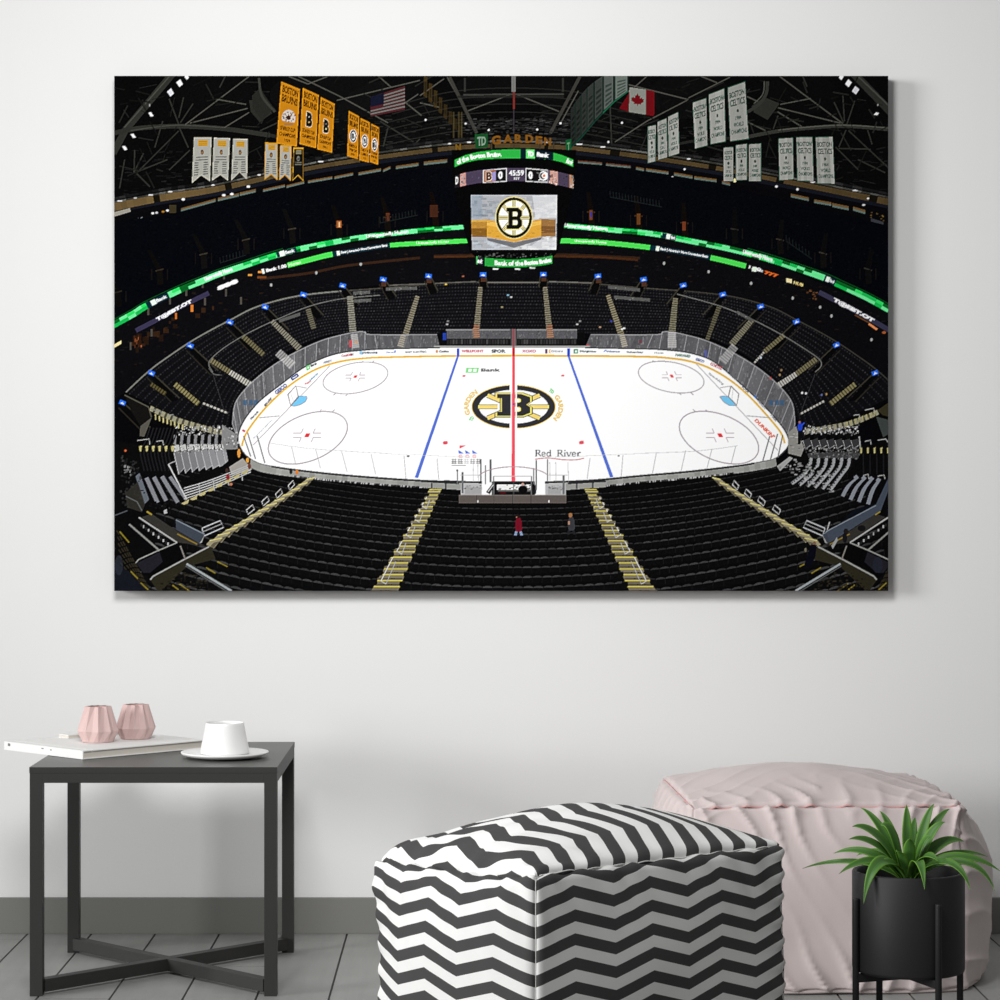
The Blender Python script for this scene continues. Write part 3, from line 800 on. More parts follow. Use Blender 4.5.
poly(t1(110, 948, 178, 925, 182, 942, 112, 962), (205, 210, 230)); poly(t1(45, 970, 70, 962, 72, 985, 48, 992), (170, 190, 195))
for x_, y_, c_ in ((200, 928, (190, 195, 205)), (268, 895, (200, 200, 205)), (292, 892, (170, 170, 175)), (332, 885, (150, 105, 30)), (360, 878, (200, 205, 215)), (205, 935, (110, 60, 45))): ell(*t1(x_, y_)[0], 1.5, 1.1, c_)
rect(169.5, 205, 176.5, 213, (66, 58, 36), .8); poly(t1(70, 975, 140, 945, 145, 975, 80, 1000), (38, 40, 46))
for p in t5(290, 728, 422, 745): ell(p[0], p[1], 1.3, 1.3, 235)
for p in t4(240, 450, 325, 330, 716, 620, 640, 670): ell(p[0], p[1], 1.1, 1.1, 200)
ell(*t5(30, 690)[0], 1.8, 2, (225, 210, 150)); ell(*t5(862, 803)[0], 1.2, .9, 215); ell(*t5(835, 843)[0], 1.6, 1, 190)
for p in t3(285, 335, 878, 333, 35, 312, 430, 375, 732, 372): ell(p[0], p[1], 1.2, 1.1, 205)
poly(t5(880, 925, 960, 950, 958, 975, 880, 950), (52, 54, 60)); speck(t5(860, 880, 960, 900, 960, 940, 870, 920), 18, 1.6, 1, 80, 130, .8, (1, .8, .4))

# ---- banners -----------------------------------------------------------------------------------
def quadpt(q, u, v): return lerp(lerp(q[0], q[1], u), lerp(q[3], q[2], u), v)
def sq(q, u0, v0, u1, v1): return [quadpt(q, u0, v0), quadpt(q, u1, v0), quadpt(q, u1, v1), quadpt(q, u0, v1)]
def bear_b(q, c, oc): text('B', q, oc, .06); text('B', sq(q, .06, .05, .94, .95), c, .03)
OR, BRN = (188, 122, 20), (60, 34, 12)
ob = [t2(133, 72, 250, 120, 230, 478, 103, 458), t2(268, 112, 367, 157, 350, 488, 247, 462), t2(380, 168, 467, 212, 450, 517, 358, 495), t2(555, 255, 620, 290, 612, 557, 545, 538), t2(628, 300, 686, 327, 682, 578, 622, 563), t2(695, 335, 745, 360, 738, 592, 688, 575)]
for k, q in enumerate(ob):
    poly(q, (204, 138, 30)); poly(sq(q, .04, .012, .96, .985), OR)
    text('BOSTON', sq(q, .1, .04, .92, .16), BRN, .03); text('BRUINS', sq(q, .1, .185, .92, .31), BRN, .03)
    text('STANLEY CUP', sq(q, .13, .70, .87, .77), BRN, .03); text('CHAMPIONS', sq(q, .11, .80, .9, .865), BRN, .03)
    text(('1929', '1939', '1941', '1970', '1972', '2011')[k], sq(q, .36, .9, .66, .95), BRN, .03)
    c_ = quadpt(q, .5, .51)
    if k == 0:
        poly(arc(c_[0], c_[1] + 3, 7, 9, 180, 360) + [(c_[0] + 6, c_[1] + 7), (c_[0] - 6, c_[1] + 5)], (196, 186, 176))
        speck(arc(c_[0], c_[1], 6.2, 5.5), 40, 1.1, 1.1, 60, 130, 1, (1, .6, .4)); ell(c_[0], c_[1] + 2, 2.2, 2.2, (60, 30, 20)); rect(c_[0] - 4.5, c_[1] + 7.5, c_[0] + 4.5, c_[1] + 9.5, (150, 110, 70))
    elif k < 3:
        B_ = sq(q, .3, .37, .72, .66); text('B', B_, (205, 190, 160), .09); text('B', sq(q, .33, .385, .69, .645), (18, 14, 12), .06)
    else:
        r_ = (3.1, 2.7, 2.2)[k - 3]; ell(c_[0], c_[1], r_ + .7, 6.6, 225); ell(c_[0], c_[1], r_, 6, (24, 20, 18)); ell(c_[0], c_[1], r_ * .72, 4.3, 215); text('B', [(c_[0] - 1.3, c_[1] - 2.6), (c_[0] + 1.3, c_[1] - 2.6), (c_[0] + 1.3, c_[1] + 2.6), (c_[0] - 1.3, c_[1] + 2.6)], (24, 20, 18), .05)
wb = [(t1(525, 420, 635, 420, 625, 695, 570, 658, 512, 708), 0), (t1(650, 423, 750, 426, 738, 692, 690, 656, 638, 692), 0), (t1(770, 428, 862, 432, 857, 685, 810, 640, 758, 690), 0),
      (t2(32, 452, 112, 455, 110, 690, 70, 655, 27, 688), 1), (t2(127, 465, 197, 470, 193, 695, 157, 658, 120, 690), 1), (t2(210, 483, 272, 485, 272, 695, 238, 660, 203, 695), 2)]
for P, st in wb:
    q = [P[0], P[1], P[2], P[4]]
    poly(P, (188, 184, 168) if st == 0 else (190, 140, 40))
    cx_ = sum(p[0] for p in P) / 5; cy_ = sum(p[1] for p in P) / 5; s_ = .955 if st == 0 else .9
    poly([(cx_ + (p[0] - cx_) * s_, cy_ + (p[1] - cy_) * s_ - .2) for p in P], (160, 160, 152) if st < 2 else (16, 16, 16))
    ink = (84, 84, 82) if st < 2 else (120, 118, 100)
    poly(sq(q, .24, .06, .8, .2), (196, 148, 44) if st < 2 else (92, 86, 50)); 
    for yy in (.085, .125, .165): poly(sq(q, .28, yy, .76, yy + .018), (150, 108, 36) if st < 2 else (150, 146, 130), .7)
    c_ = quadpt(q, .5, .33); ell(c_[0], c_[1], 1.5, 2.6, (92, 66, 44) if st < 2 else (110, 108, 100)); ell(c_[0], c_[1] + .4, .7, 1.2, (150, 110, 60) if st < 2 else (30, 30, 30))
    for yy in (.43, .49): poly(sq(q, .16, yy, .84, yy + .025), ink, .8)
    if st < 2:
        for r_ in range(7):
            v_ = .55 + r_ * .052
            for u0_, u1_ in ((.1, .4), (.6, .92)):
                if v_ < .84: poly(sq(q, u0_, v_, u1_ - rg.uniform(0, .1), v_ + .026), ink, .9)
GR, GIN = (20, 66, 48), (46, 74, 64)
cb = [t4(487, 355, 535, 345, 533, 570, 488, 580), t4(548, 325, 603, 303, 607, 545, 552, 560), t4(614, 293, 675, 265, 682, 520, 618, 540), t4(768, 205, 850, 178, 858, 470, 782, 490), t4(868, 155, 962, 118, 972, 445, 880, 462),
      [(727.9, 88), (744.8, 82), (748.4, 138.5), (730.5, 141)], [(723.7, 147.9), (733.1, 147.1), (733.1, 180.9), (723.7, 180.9)], [(736.2, 145.3), (746.6, 144), (746.6, 179.6), (736.2, 180.1)], [(749.2, 144.5), (760.9, 143.7), (760.9, 180.9), (749.2, 180.9)],
      [(778.6, 138.8), (792.6, 138), (793.4, 179), (779.6, 180.1)], [(796.5, 137.5), (812.1, 137.2), (813.4, 180.9), (797.6, 180.4)], [(815.8, 137.5), (832.4, 137), (834.5, 183.5), (817.6, 183.2)]]
for q in cb:
    cx_, cy_ = quadpt(q, .5, .5); 
    poly([(cx_ + (p[0] - cx_) * 1.07, cy_ + (p[1] - cy_) * 1.035) for p in q], GR)
    for k_ in range(5):
        g_ = rg.uniform(142, 164); poly(sq(q, k_ / 5, 0, (k_ + 1) / 5, 1), (g_, g_ + 1, g_ - 5))
    text('BOSTON', sq(q, .06, .10, .94, .21), GIN, .03); text('CELTICS', sq(q, .08, .245, .94, .37), GIN, .03)
    c_ = quadpt(q, .5, .47); ell(c_[0], c_[1], 1.0, 1.7, (34, 54, 46))
    text('1984', sq(q, .34, .56, .68, .63), GIN, .02); text('WORLD', sq(q, .22, .68, .8, .755), GIN, .02); text('CHAMPIONS', sq(q, .06, .80, .95, .885), GIN, .02)
# rows of banners seen edge-on beside the centre
XB, YB, YT = (628.5, 614, 603, 594, 587, 581, 575.5, 570.5), (91, 102, 113, 122.5, 131, 138, 143.5, 148), (74, 74, 76, 82, 88, 95, 102, 110)
for k_ in range(7):
    g_ = (112, 92, 62, 54, 48, 42, 38)[k_]
    q = [(XB[k_ + 1], YT[k_ + 1]), (XB[k_], YT[k_]), (XB[k_], YB[k_]), (XB[k_ + 1], YB[k_ + 1])]
    poly(q, (20, 40, 32)); poly(sq(q, .1, 0, .92, .95), (g_ * .93, g_, g_ * .95))
    for v_ in (.28, .42, .56, .7, .82): poly(sq(q, .22, v_, .8, v_ + .07), (g_ * .5, g_ * .62, g_ * .55), .8)
    line((XB[k_ + 1], YB[k_ + 1]), (XB[k_], YB[k_]), 1.1, (26, 92, 66) if k_ < 2 else (20, 56, 44))
for k_ in range(8):
    x_ = 424 + 5.0 * k_; poly([(x_, 76 + 7 * k_), (x_ + 3.4, 77 + 7 * k_), (x_ + 3, 98 + 5.4 * k_), (x_ - .4, 96 + 5.4 * k_)], (78 - 4 * k_, 60 - 3 * k_, 26 - k_), .7)
    poly([(x_ + .6, 82 + 7 * k_), (x_ + 2.6, 82 + 7 * k_), (x_ + 2.4, 93 + 5.4 * k_), (x_ + .4, 92 + 5.4 * k_)], (34, 30, 20), .8)
for x_ in (453, 458, 461): rect(x_, 112, x_ + 1.4, 138, (74, 64, 38), .7)
# flags
us = t2(693, 168, 905, 100, 905, 248, 690, 292)
poly(us, (72, 32, 36))
for k_ in range(6): poly(sq(us, 0 if k_ > 3 else .38, .10 + k_ * .147, 1, .17 + k_ * .147), (108, 104, 100))
poly(t2(693, 168, 775, 143, 775, 212, 692, 232), (20, 22, 40))
poly(t4(370, 108, 475, 122, 476, 280, 368, 262), (132, 134, 126)); poly(t4(475, 124, 528, 132, 526, 288, 478, 281), (104, 15, 21)); poly(t4(372, 140, 368, 262, 308, 240), (100, 14, 20))
mp = [(0, -1), (.22, -.55), (.42, -.68), (.36, -.15), (.68, -.42), (.76, -.2), (1, -.22), (.88, .1), (1, .22), (.5, .55), (.55, .74), (.06, .66), (.04, 1.05), (-.04, 1.05), (-.06, .66), (-.55, .74), (-.5, .55), (-1, .22), (-.88, .1), (-1, -.22), (-.76, -.2), (-.68, -.42), (-.36, -.15), (-.42, -.68), (-.22, -.55)]
c_ = t4(422, 185)[0]; poly([(c_[0] + x * 6.6, c_[1] + y * 6.4 + x * .8) for x, y in mp], (106, 14, 20))
# sign over the scoreboard
poly(t3(343, 402, 425, 398, 425, 484, 345, 490), (20, 74, 36)); text('TD', t3(357, 418, 412, 414, 412, 470, 360, 474), (120, 146, 126), .04)
for k_, ch in enumerate('GARDEN'):
    x0_, y0_ = ((447, 412), (520, 405), (592, 402), (658, 403), (722, 412), (776, 420))[k_]; w_ = (58, 60, 50, 50, 44, 44)[k_]
    text(ch, t3(x0_, y0_, x0_ + w_, y0_ + (-4, -2, 0, 2, 4, 5)[k_], x0_ + w_, y0_ + 53, x0_, y0_ + 52 + (3, 2, 0, 0, -2, -2)[k_]), (116, 76, 24), .05)
poly(t3(910, 438, 945, 430, 945, 522, 912, 530), (18, 82, 44)); text('T', t3(918, 455, 938, 450, 938, 505, 920, 510), (90, 140, 100), .03); text('N', t3(222, 465, 255, 460, 255, 500, 222, 505), (110, 80, 20), .05)
for x_ in (442, 582, 745, 830): rect(*t3(x_, 460)[0], t3(x_, 460)[0][0] + 1.4, t3(x_, 495)[0][1], (60, 52, 38))

# ---- dark upper deck ---------------------------------------------------------------------------
deck = [(113, 222), (181, 212), (265, 193), (330, 182), (420, 169), (512, 165), (610, 167), (716, 184), (800, 203), (889, 226), (889, 300), (800, 262), (700, 236), (560, 222), (470, 222), (330, 240), (220, 268), (113, 320)]
poly(deck, (6, 7, 11)); speck(deck, 500, 2.2, .7, 14, 26, .55, (.9, 1, 1.15))
for p, a_, c_ in ((l1(310, 375)[0], 22, (46, 40, 30)), (l1(585, 275)[0], 20, (50, 46, 38)), (l1(850, 185)[0], 20, (52, 48, 40)), (l2(200, 118)[0], 14, (52, 48, 40)), (l2(495, 95)[0], 8, (50, 40, 26)), (l2(795, 45)[0], 4, (52, 40, 26)), ((435, 212), 0, (60, 36, 24)), ((591, 212), -4, (56, 40, 24)), ((638.5, 216), -6, (60, 40, 22)), ((684.5, 223), -9, (56, 40, 26)), (r2(312, 185)[0], -20, (48, 44, 38)), (r2(580, 270)[0], -24, (50, 46, 40)), (r2(862, 370)[0], -26, (44, 42, 38)), (r2(28, 120)[0], -14, (40, 38, 34)), ((118, 292), 26, (36, 32, 26))):
    poly([(p[0] - 6 - a_ * .3, p[1] - 20), (p[0] - 2 - a_ * .3, p[1] - 20), (p[0] + 3, p[1]), (p[0] - 3, p[1])], tuple(x * .3 for x in c_), .7)
    line((p[0] - 4, p[1] + a_ * .05), (p[0] + 4, p[1] - a_ * .05), 1.4, c_); poly([(p[0] - 3, p[1] + 1), (p[0] + 3, p[1]), (p[0] + 4, p[1] + 14), (p[0] - 2, p[1] + 15)], tuple(x * .36 for x in c_), .8)
    for sgn in (-1, 1): rect(p[0] + sgn * 8 - .6, p[1] - 1, p[0] + sgn * 8 + .6, p[1] + 10, (22, 20, 17), .8)
for x_, y_, w_, h_, c_ in ((339, 224, 5, 7, (150, 84, 40)), (388, 217, 4, 8, (84, 44, 26)), (591, 215, 3.4, 10, (104, 58, 34)), (638.4, 219, 3.6, 11, (96, 58, 28)), (684, 226, 3.4, 9, (104, 52, 30)), (434, 211, 8, 12, (62, 34, 22))): rect(x_ - w_ / 2, y_ - h_ / 2, x_ + w_ / 2, y_ + h_ / 2, c_)
rect(590.4, 212, 592, 217, (40, 50, 130)); rect(338.6, 222, 340, 227, (214, 170, 120))
for x0_, y0_, x1_, y1_ in ((220, 262, 246, 254), (380, 222, 418, 214), (610, 196, 662, 206), (786, 240, 812, 258)):
    n_ = int((x1_ - x0_) / 3)
    for k_ in range(n_):
        p = lerp((x0_, y0_), (x1_, y1_), k_ / n_); line((p[0], p[1] - 5), (p[0] + .4, p[1] + 1), .8, (24, 28, 28), .9)
    line((x0_, y0_ + 1), (x1_, y1_ + 1), .8, (26, 31, 31), .9)

# ---- suites, club level -------------------------------------------------------------------------
club = [(113, 322), (182, 290), (270, 259), (340, 245), (470, 228), (560, 228), (690, 243), (770, 262), (889, 312), (889, 392), (838, 348), (790, 328), (740, 311), (690, 299), (598, 284), (470, 282), (383, 284), (292, 296), (209, 333), (126, 392), (113, 400)]
poly(club, (12, 12, 15)); speck(club, 900, 3.2, .9, 16, 34, .6); speck(club, 420, 3, 1.2, 26, 46, .55, (1.2, .8, .5))
wood = [sp(l2(0, 430, 300, 395, 560, 345, 1000, 298), 6), sp([(434, 256), (500, 254.5), (560, 254.5), (640, 258)], 6)]
for wp in wood: pline(wp, 2.6, (58, 36, 22), .8)
pline(sp([(434, 257), (512, 256), (590, 257), (638, 260)], 5), 2.0, (84, 46, 22), .7)
speck([(130, 335), (215, 298), (215, 306), (130, 350)], 110, 4, 5, 26, 50, .8, (1.3, .8, .45))
for x_, y_, w_, h_, c_ in ((137, 340, 8, 9, (44, 24, 14)), (192, 308, 2.6, 7, (196, 112, 44)), (176, 316, 2, 6, (196, 104, 40)), (250, 275, 4, 2, (210, 140, 60)), (260, 272, 4, 2, (200, 130, 60)), (262, 277, 9, 2.4, (110, 62, 26))): rect(x_ - w_ / 2, y_ - h_ / 2, x_ + w_ / 2, y_ + h_ / 2, c_)
speck([(131, 335), (143, 333), (143, 346), (131, 346)], 11, 1.2, 2.8, 60, 150, .85, (1.1, .6, .35))
poly(l1(25, 840, 70, 815, 72, 835, 25, 862), (226, 204, 150))
for x_, y_ in ((240, 630), (375, 565), (478, 512), (580, 462), (712, 408), (260, 765), (130, 850), (595, 570), (725, 515), (820, 565)): p = l1(x_, y_)[0]; rect(p[0] - 1, p[1] - 3.6, p[0] + 1, p[1] + 4, (84, 80, 72), .8)
speck(r2(480, 480, 560, 520, 540, 560, 440, 520), 20, 2, 1.4, 70, 120, .8, (1.1, .7, .4)); poly(r2(870, 705, 925, 742, 915, 752, 862, 715), (214, 130, 80)); ell(*r2(962, 765)[0], 2, 1.3, (150, 80, 40)); line(*r2(780, 655, 870, 705), 1.2, (96, 60, 34))
for P in (l2(630, 338)[0], l2(352, 392)[0], l2(70, 468)[0], l2(463, 522)[0], r1(588, 333)[0], r1(866, 386)[0], r2(132, 458)[0], r2(392, 550)[0], r2(634, 662)[0], r2(884, 810)[0], r2(563, 607)[0]): ell(P[0], P[1], 1.3, 1.6, (150, 152, 150))
# ribbon boards
G1, G2, G3, G4 = (22, 178, 78), (104, 230, 146), (10, 96, 34), (44, 214, 96)
upL = sp([(113, 325), (134, 313.5), (147, 305.5), (182, 289), (202, 281), (219, 274), (252, 263), (270, 257), (301, 248.6), (340, 241), (364, 237), (420, 230.5), (468, 226.6)], 8)
upR = sp([(560, 225), (618, 230.5), (640, 232.2), (663, 235.4), (680, 239), (730, 249), (770, 259.5), (802, 270), (826, 278.5), (839, 284.5), (866, 297), (889, 309.5)], 8)
def ribbon(pts, w0, w1, t0, t1, seg, cols):
    n = max(1, int(seg))
    for k in range(n):
        a_, b_ = t0 + (t1 - t0) * k / n, t0 + (t1 - t0) * (k + 1) / n
        w_ = w0 + (w1 - w0) * (a_ + b_) / 2; s_ = sub(pts, a_, b_, 5)
        for h_ in (-.25, .25): pline(offs(s_, h_ * w_), w_ / 2 + .12, rg.choice(cols))
ribbon(upL, 6.6, 4.2, 0, 1, 44, (G1, G2, G2, G4, G3, G2)); ribbon(upR, 4.6, 6.4, 0, 1, 44, (G1, G2, G2, G4, G3, G2))
pline(offs(sub(upL, 0, .5, 30), -4.6), .8, (14, 70, 30)); pline(offs(sub(upR, .55, 1, 30), -4.8), .8, (14, 70, 30))
NAVY = (8, 42, 52)
def patch(pts, t0, t1, w_, c_): pline(sub(pts, t0, t1, 8), w_, c_)
patch(upL, .105, .17, 6.4, NAVY); patch(upL, .48, .535, 5.2, NAVY); patch(upR, .30, .34, 4.8, NAVY); patch(upR, .79, .825, 6.2, NAVY)
for pts, ta, tb in ((upL, .118, .132), (upL, .488, .502), (upR, .312, .324), (upR, .795, .806)): patch(pts, ta, tb, 5.2, (225, 245, 225))
for pts, ta, tb in ((upL, .133, .165), (upL, .503, .53), (upR, .326, .339), (upR, .807, .823)): tpath('Bank', sub(pts, ta, tb, 6), 3.4, 245, .05)
tpath('Unexpectedly Human', sub(upL, .275, .355, 10), 5.2, 240, .08); tpath('Unexpectedly Human', sub(upL, .725, .84, 12), 4.4, 240, .05)
tpath('Unexpectedly Human', sub(upR, .012, .14, 12), 4.4, 240, .08); tpath('Unexpectedly Human', sub(upR, .54, .63, 12), 5.4, 240, .08)
loL = sp([(262, 271.5), (283, 266.4), (307, 260.3), (330, 254.6), (360, 249.8), (388, 245.4), (420, 243.2), (470, 240.6)], 8)
loR = sp([(559, 240.6), (600, 242.3), (648, 247.2), (680, 252), (708, 257), (730, 262), (743, 265.3), (764, 270.5)], 8)
BG = (76, 214, 84)
patch(loL, .125, .345, 5.2, BG); patch(loL, .345, .62, 5, NAVY); patch(loL, .62, 1, 4.6, BG); patch(loR, 0, .44, 5, BG); patch(loR, .44, .735, 5, NAVY); patch(loR, .735, .91, 5.2, BG)
patch(loL, .0, .012, 5, (215, 240, 215)); tpath('Bank 1.00', sub(loL, .02, .12, 8), 3.6, 240, .06)
patch(loL, .365, .38, 4.6, (225, 248, 215)); tpath("Bank | America's Most Convenient Bank", sub(loL, .385, .61, 20), 3.2, 235, .06); tpath('Unexpectedly Human', sub(loL, .745, .9, 14), 2.8, (210, 245, 205), .04); tpath('Human', sub(loL, .13, .19, 6), 3.2, (190, 245, 180), .05)
tpath('Unexpectedly Human', sub(loR, .075, .23, 14), 2.8, (210, 245, 205), .04); patch(loR, .468, .485, 4.8, (225, 248, 215)); tpath("Bank | America's Most Convenient Bank", sub(loR, .49, .725, 20), 3.4, 235, .06)
tpath('1.00', sub(loR, .925, .985, 6), 3.2, 240, .05); patch(sp(r2(138, 368, 166, 372), 2), 0, 1, 4.6, (215, 240, 210)); tpath('Bank', sp(r2(168, 372, 208, 382), 3), 2.6, 240, .05)
tpath('777', sp(r2(215, 388, 300, 414), 3), 3.6, (226, 96, 36), .06); poly(r2(350, 425, 386, 432, 386, 458, 352, 450), (240, 214, 160)); tpath('HUB', sp(r2(398, 452, 458, 470), 3), 3.2, (232, 190, 120), .05)
pur = sp([(136, 330.5), (162, 317), (188, 303), (212, 291.5)], 8); purR = sp([(819, 292), (848, 307), (870, 319), (889, 330)], 8)
patch(pur, 0, .96, 4.6, (54, 50, 76)); patch(purR, 0, 1, 4.8, (54, 52, 74))
tpath('T@EBT.OT', sub(pur, .27, .74, 12), 4.6, 236, .08); tpath('T@EBT.OT', sub(purR, .2, .78, 12), 5, 236, .08)
tpath('888', sp(l1(670, 492, 800, 440), 4), 4.4, 235, .09)
# ---- scoreboard ---------------------------------------------------------------------------------
poly([(452, 150), (576, 150), (576, 172), (572, 195), (558, 252), (548, 262), (480, 262), (470, 252), (455, 195), (452, 172)], (7, 7, 8))
speck([(470, 192), (480, 196), (480, 262), (472, 252)], 20, 1, 1, 25, 45)
top_, bot_ = sp(t3(215, 562, 300, 526, 400, 507, 520, 498, 630, 494, 730, 500, 825, 514, 900, 536, 958, 560), 6), sp(t3(215, 607, 300, 574, 400, 558, 520, 553, 630, 551, 730, 554, 825, 561, 900, 580, 958, 606), 6)
def ring(A, B, t0, t1, c_):
    a_, b_ = sub(A, t0, t1, 10), sub(B, t0, t1, 10); poly(a_ + b_[::-1], c_)
ring(top_, bot_, 0, 1, (44, 170, 66)); ring(top_, bot_, .555, .825, (10, 28, 38)); ring(top_, bot_, .60, .672, (96, 214, 110))
mid = [lerp(p, q, .5) for p, q in zip(top_, bot_)]
tpath('of the Boston Bruins.', sub(mid, .02, .40, 16), 5.2, 246, .06); tpath('TD', sub(mid, .611, .662, 4), 5.6, 250, .09); tpath('Bank', sub(mid, .688, .79, 6), 4.8, 246, .07); tpath('Bank', sub(mid, .94, .998, 5), 5, 246, .05)
top2, bot2 = sp(t3(215, 662, 300, 637, 400, 622, 500, 614, 600, 612, 700, 615, 800, 626, 880, 640, 958, 660), 6), sp(t3(215, 738, 300, 718, 400, 702, 500, 696, 600, 694, 700, 697, 800, 706, 880, 722, 958, 740), 6)
ring(top2, bot2, 0, 1, (70, 60, 80)); speck(top2 + bot2[::-1], 70, 1.2, 1.2, 20, 110, .8, (.95, .85, 1.1))
ring(top2, bot2, 0.0, .05, (26, 24, 28)); ring(top2, bot2, .05, .10, (190, 140, 132)); ring(top2, bot2, .80, .87, (196, 150, 138)); ring(top2, bot2, .965, 1, (180, 130, 96))
text('D', t3(222, 668, 240, 664, 240, 712, 222, 716), 235, .05); speck(t3(250, 655, 276, 650, 276, 716, 250, 720), 16, 1.4, 1.6, 90, 240, .9, (1, .9, .9)); speck(t3(806, 632, 850, 640, 850, 708, 806, 702), 22, 1.5, 1.8, 60, 245, .9, (1, .85, .8)); speck(t3(938, 660, 957, 664, 957, 735, 938, 728), 9, 1.4, 2, 60, 220, .9)
for box, c_ in ((t3(394, 626, 543, 612, 543, 698, 394, 706), 0), (t3(660, 612, 800, 624, 800, 705, 660, 698), 1)):
    poly(box, (205, 205, 208)); cx_ = sum(p[0] for p in box) / 4; cy_ = sum(p[1] for p in box) / 4
    poly([(cx_ + (p[0] - cx_) * .93, cy_ + (p[1] - cy_) * .86) for p in box], (20, 18, 20))
poly(t3(400, 630, 472, 622, 472, 698, 400, 702), (150, 96, 66)); poly(t3(450, 640, 474, 634, 474, 690, 452, 694), (150, 140, 190)); text('B', t3(412, 634, 452, 630, 452, 692, 412, 696), (240, 226, 210), .1); text('B', t3(415, 638, 449, 634, 449, 688, 415, 692), (84, 44, 26), .05)
text('0', t3(489, 634, 517, 631, 517, 680, 489, 682), 246, .06); text('0', t3(677, 632, 705, 634, 705, 683, 677, 681), 246, .06)
text('45:59', t3(555, 626, 650, 625, 650, 661, 555, 662), 248, .035); text('1ST', t3(588, 670, 624, 670, 624, 685, 588, 685), 215, .05)
c_ = t3(772, 662)[0]; ell(c_[0], c_[1], 4.4, 4.9, 232); ell(c_[0] - .6, c_[1], 3.0, 3.3, (18, 18, 20)); ell(c_[0] + .8, c_[1] - .3, 2.6, 2.8, 240); ell(c_[0] + .6, c_[1] - .2, 1.3, 1.4, (224, 120, 60)); line(t3(728, 640)[0], t3(756, 652)[0], 1.2, 90); line(t3(740, 690)[0], t3(760, 680)[0], 1.2, 200)
# main screen
S = m1(255, 155, 795, 155, 790, 498, 262, 498)
poly(S, (168, 170, 174))
for k_ in range(420):
    u_, v_ = rg.random(), rg.random(); w_, h_ = rg.uniform(.02, .09), rg.uniform(.015, .06)
    b_ = (150 + 60 * u_ + 20 * (v_ > .75)) + rg.uniform(-38, 34); blue = 8 if u_ < .4 else 0
    poly(sq(S, u_, v_, min(1, u_ + w_), min(1, v_ + h_)), (b_ - blue, b_, min(250, b_ + blue)), .55)
poly(m1(640, 160, 793, 158, 792, 300, 660, 300), (226, 226, 228), .6); poly(m1(255, 158, 325, 158, 325, 300, 258, 300), (120, 140, 160), .35)
poly(m1(680, 440, 790, 420, 790, 496, 600, 496), (222, 222, 224), .55); poly(m1(355, 424, 525, 452, 700, 420, 690, 436, 525, 486, 360, 440), (80, 80, 84), .7)
poly(m1(258, 312, 356, 308, 356, 418, 262, 418), (176, 128, 52)); poly(m1(258, 364, 356, 364, 356, 418, 262, 418), (128, 88, 34)); poly(m1(258, 312, 356, 308, 356, 322, 258, 326), (206, 164, 80))
poly(m1(356, 308, 525, 344, 695, 306, 695, 416, 525, 450, 356, 418), (214, 160, 58)); poly(m1(356, 318, 525, 352, 695, 316, 695, 340, 525, 380, 356, 344), (236, 192, 96), .7)
poly(m1(695, 306, 785, 308, 786, 414, 695, 416), (150, 108, 62)); poly(m1(695, 350, 785, 352, 786, 390, 695, 394), (112, 76, 44), .8)
speck(m1(258, 310, 785, 310, 785, 416, 525, 446, 262, 416), 120, 3, .9, 110, 230, .3, (1, .75, .35))
def spoked(cx, cy, rx, ry, gold, black, white):
    ell(cx, cy, rx * 1.055, ry * 1.05, gold); ell(cx, cy, rx, ry, black); ell(cx, cy, rx * .865, ry * .865, gold); ell(cx, cy, rx * .835, ry * .835, white)
c_ = m1(525, 298)[0]; spoked(c_[0], c_[1], 17.9, 20.3, (214, 196, 130), (16, 16, 17), (236, 236, 236))
for an in range(8):
    ca, sa = math.cos(an * PI / 4), math.sin(an * PI / 4); p0, p1 = (c_[0] + 5.4 * ca, c_[1] + 6 * sa), (c_[0] + 15.2 * ca, c_[1] + 17.2 * sa)
    line(p0, p1, 3.4, (40, 38, 34)); line(p0, p1, 2.5, (226, 210, 150)); line(p0, p1, .5, (90, 84, 60))
def block_b(f, c_):
    """the heavy serifed capital: f maps 0..1 x 0..1"""
    out = [(0, 0), (.74, 0), (1, .14), (1, .36), (.88, .48), (1, .60), (1, .86), (.76, 1), (0, 1), (0, .82), (.14, .82), (.14, .18), (0, .18)]
    poly([f(*p) for p in out], c_)
def holes_b(f, c_, g=0.0):
    for v0, v1 in ((.19, .40), (.58, .81)):
        poly([f(.40 + g, v0 + g), (f(.66 - g, v0 + g)), f(.72 - g, v0 + .05), f(.72 - g, v1 - .05), f(.66 - g, v1 - g), f(.40 + g, v1 - g)], c_)
def bmap(x0, y0, x1, y1): return lambda u, v: (x0 + (x1 - x0) * u, y0 + (y1 - y0) * v)
f_ = bmap(*m1(472, 228)[0], *m1(580, 376)[0]); block_b(f_, (222, 206, 146)); f_ = bmap(*m1(478, 236)[0], *m1(575, 368)[0]); block_b(f_, (16, 16, 17)); holes_b(f_, (222, 206, 146)); holes_b(f_, 226, .035)
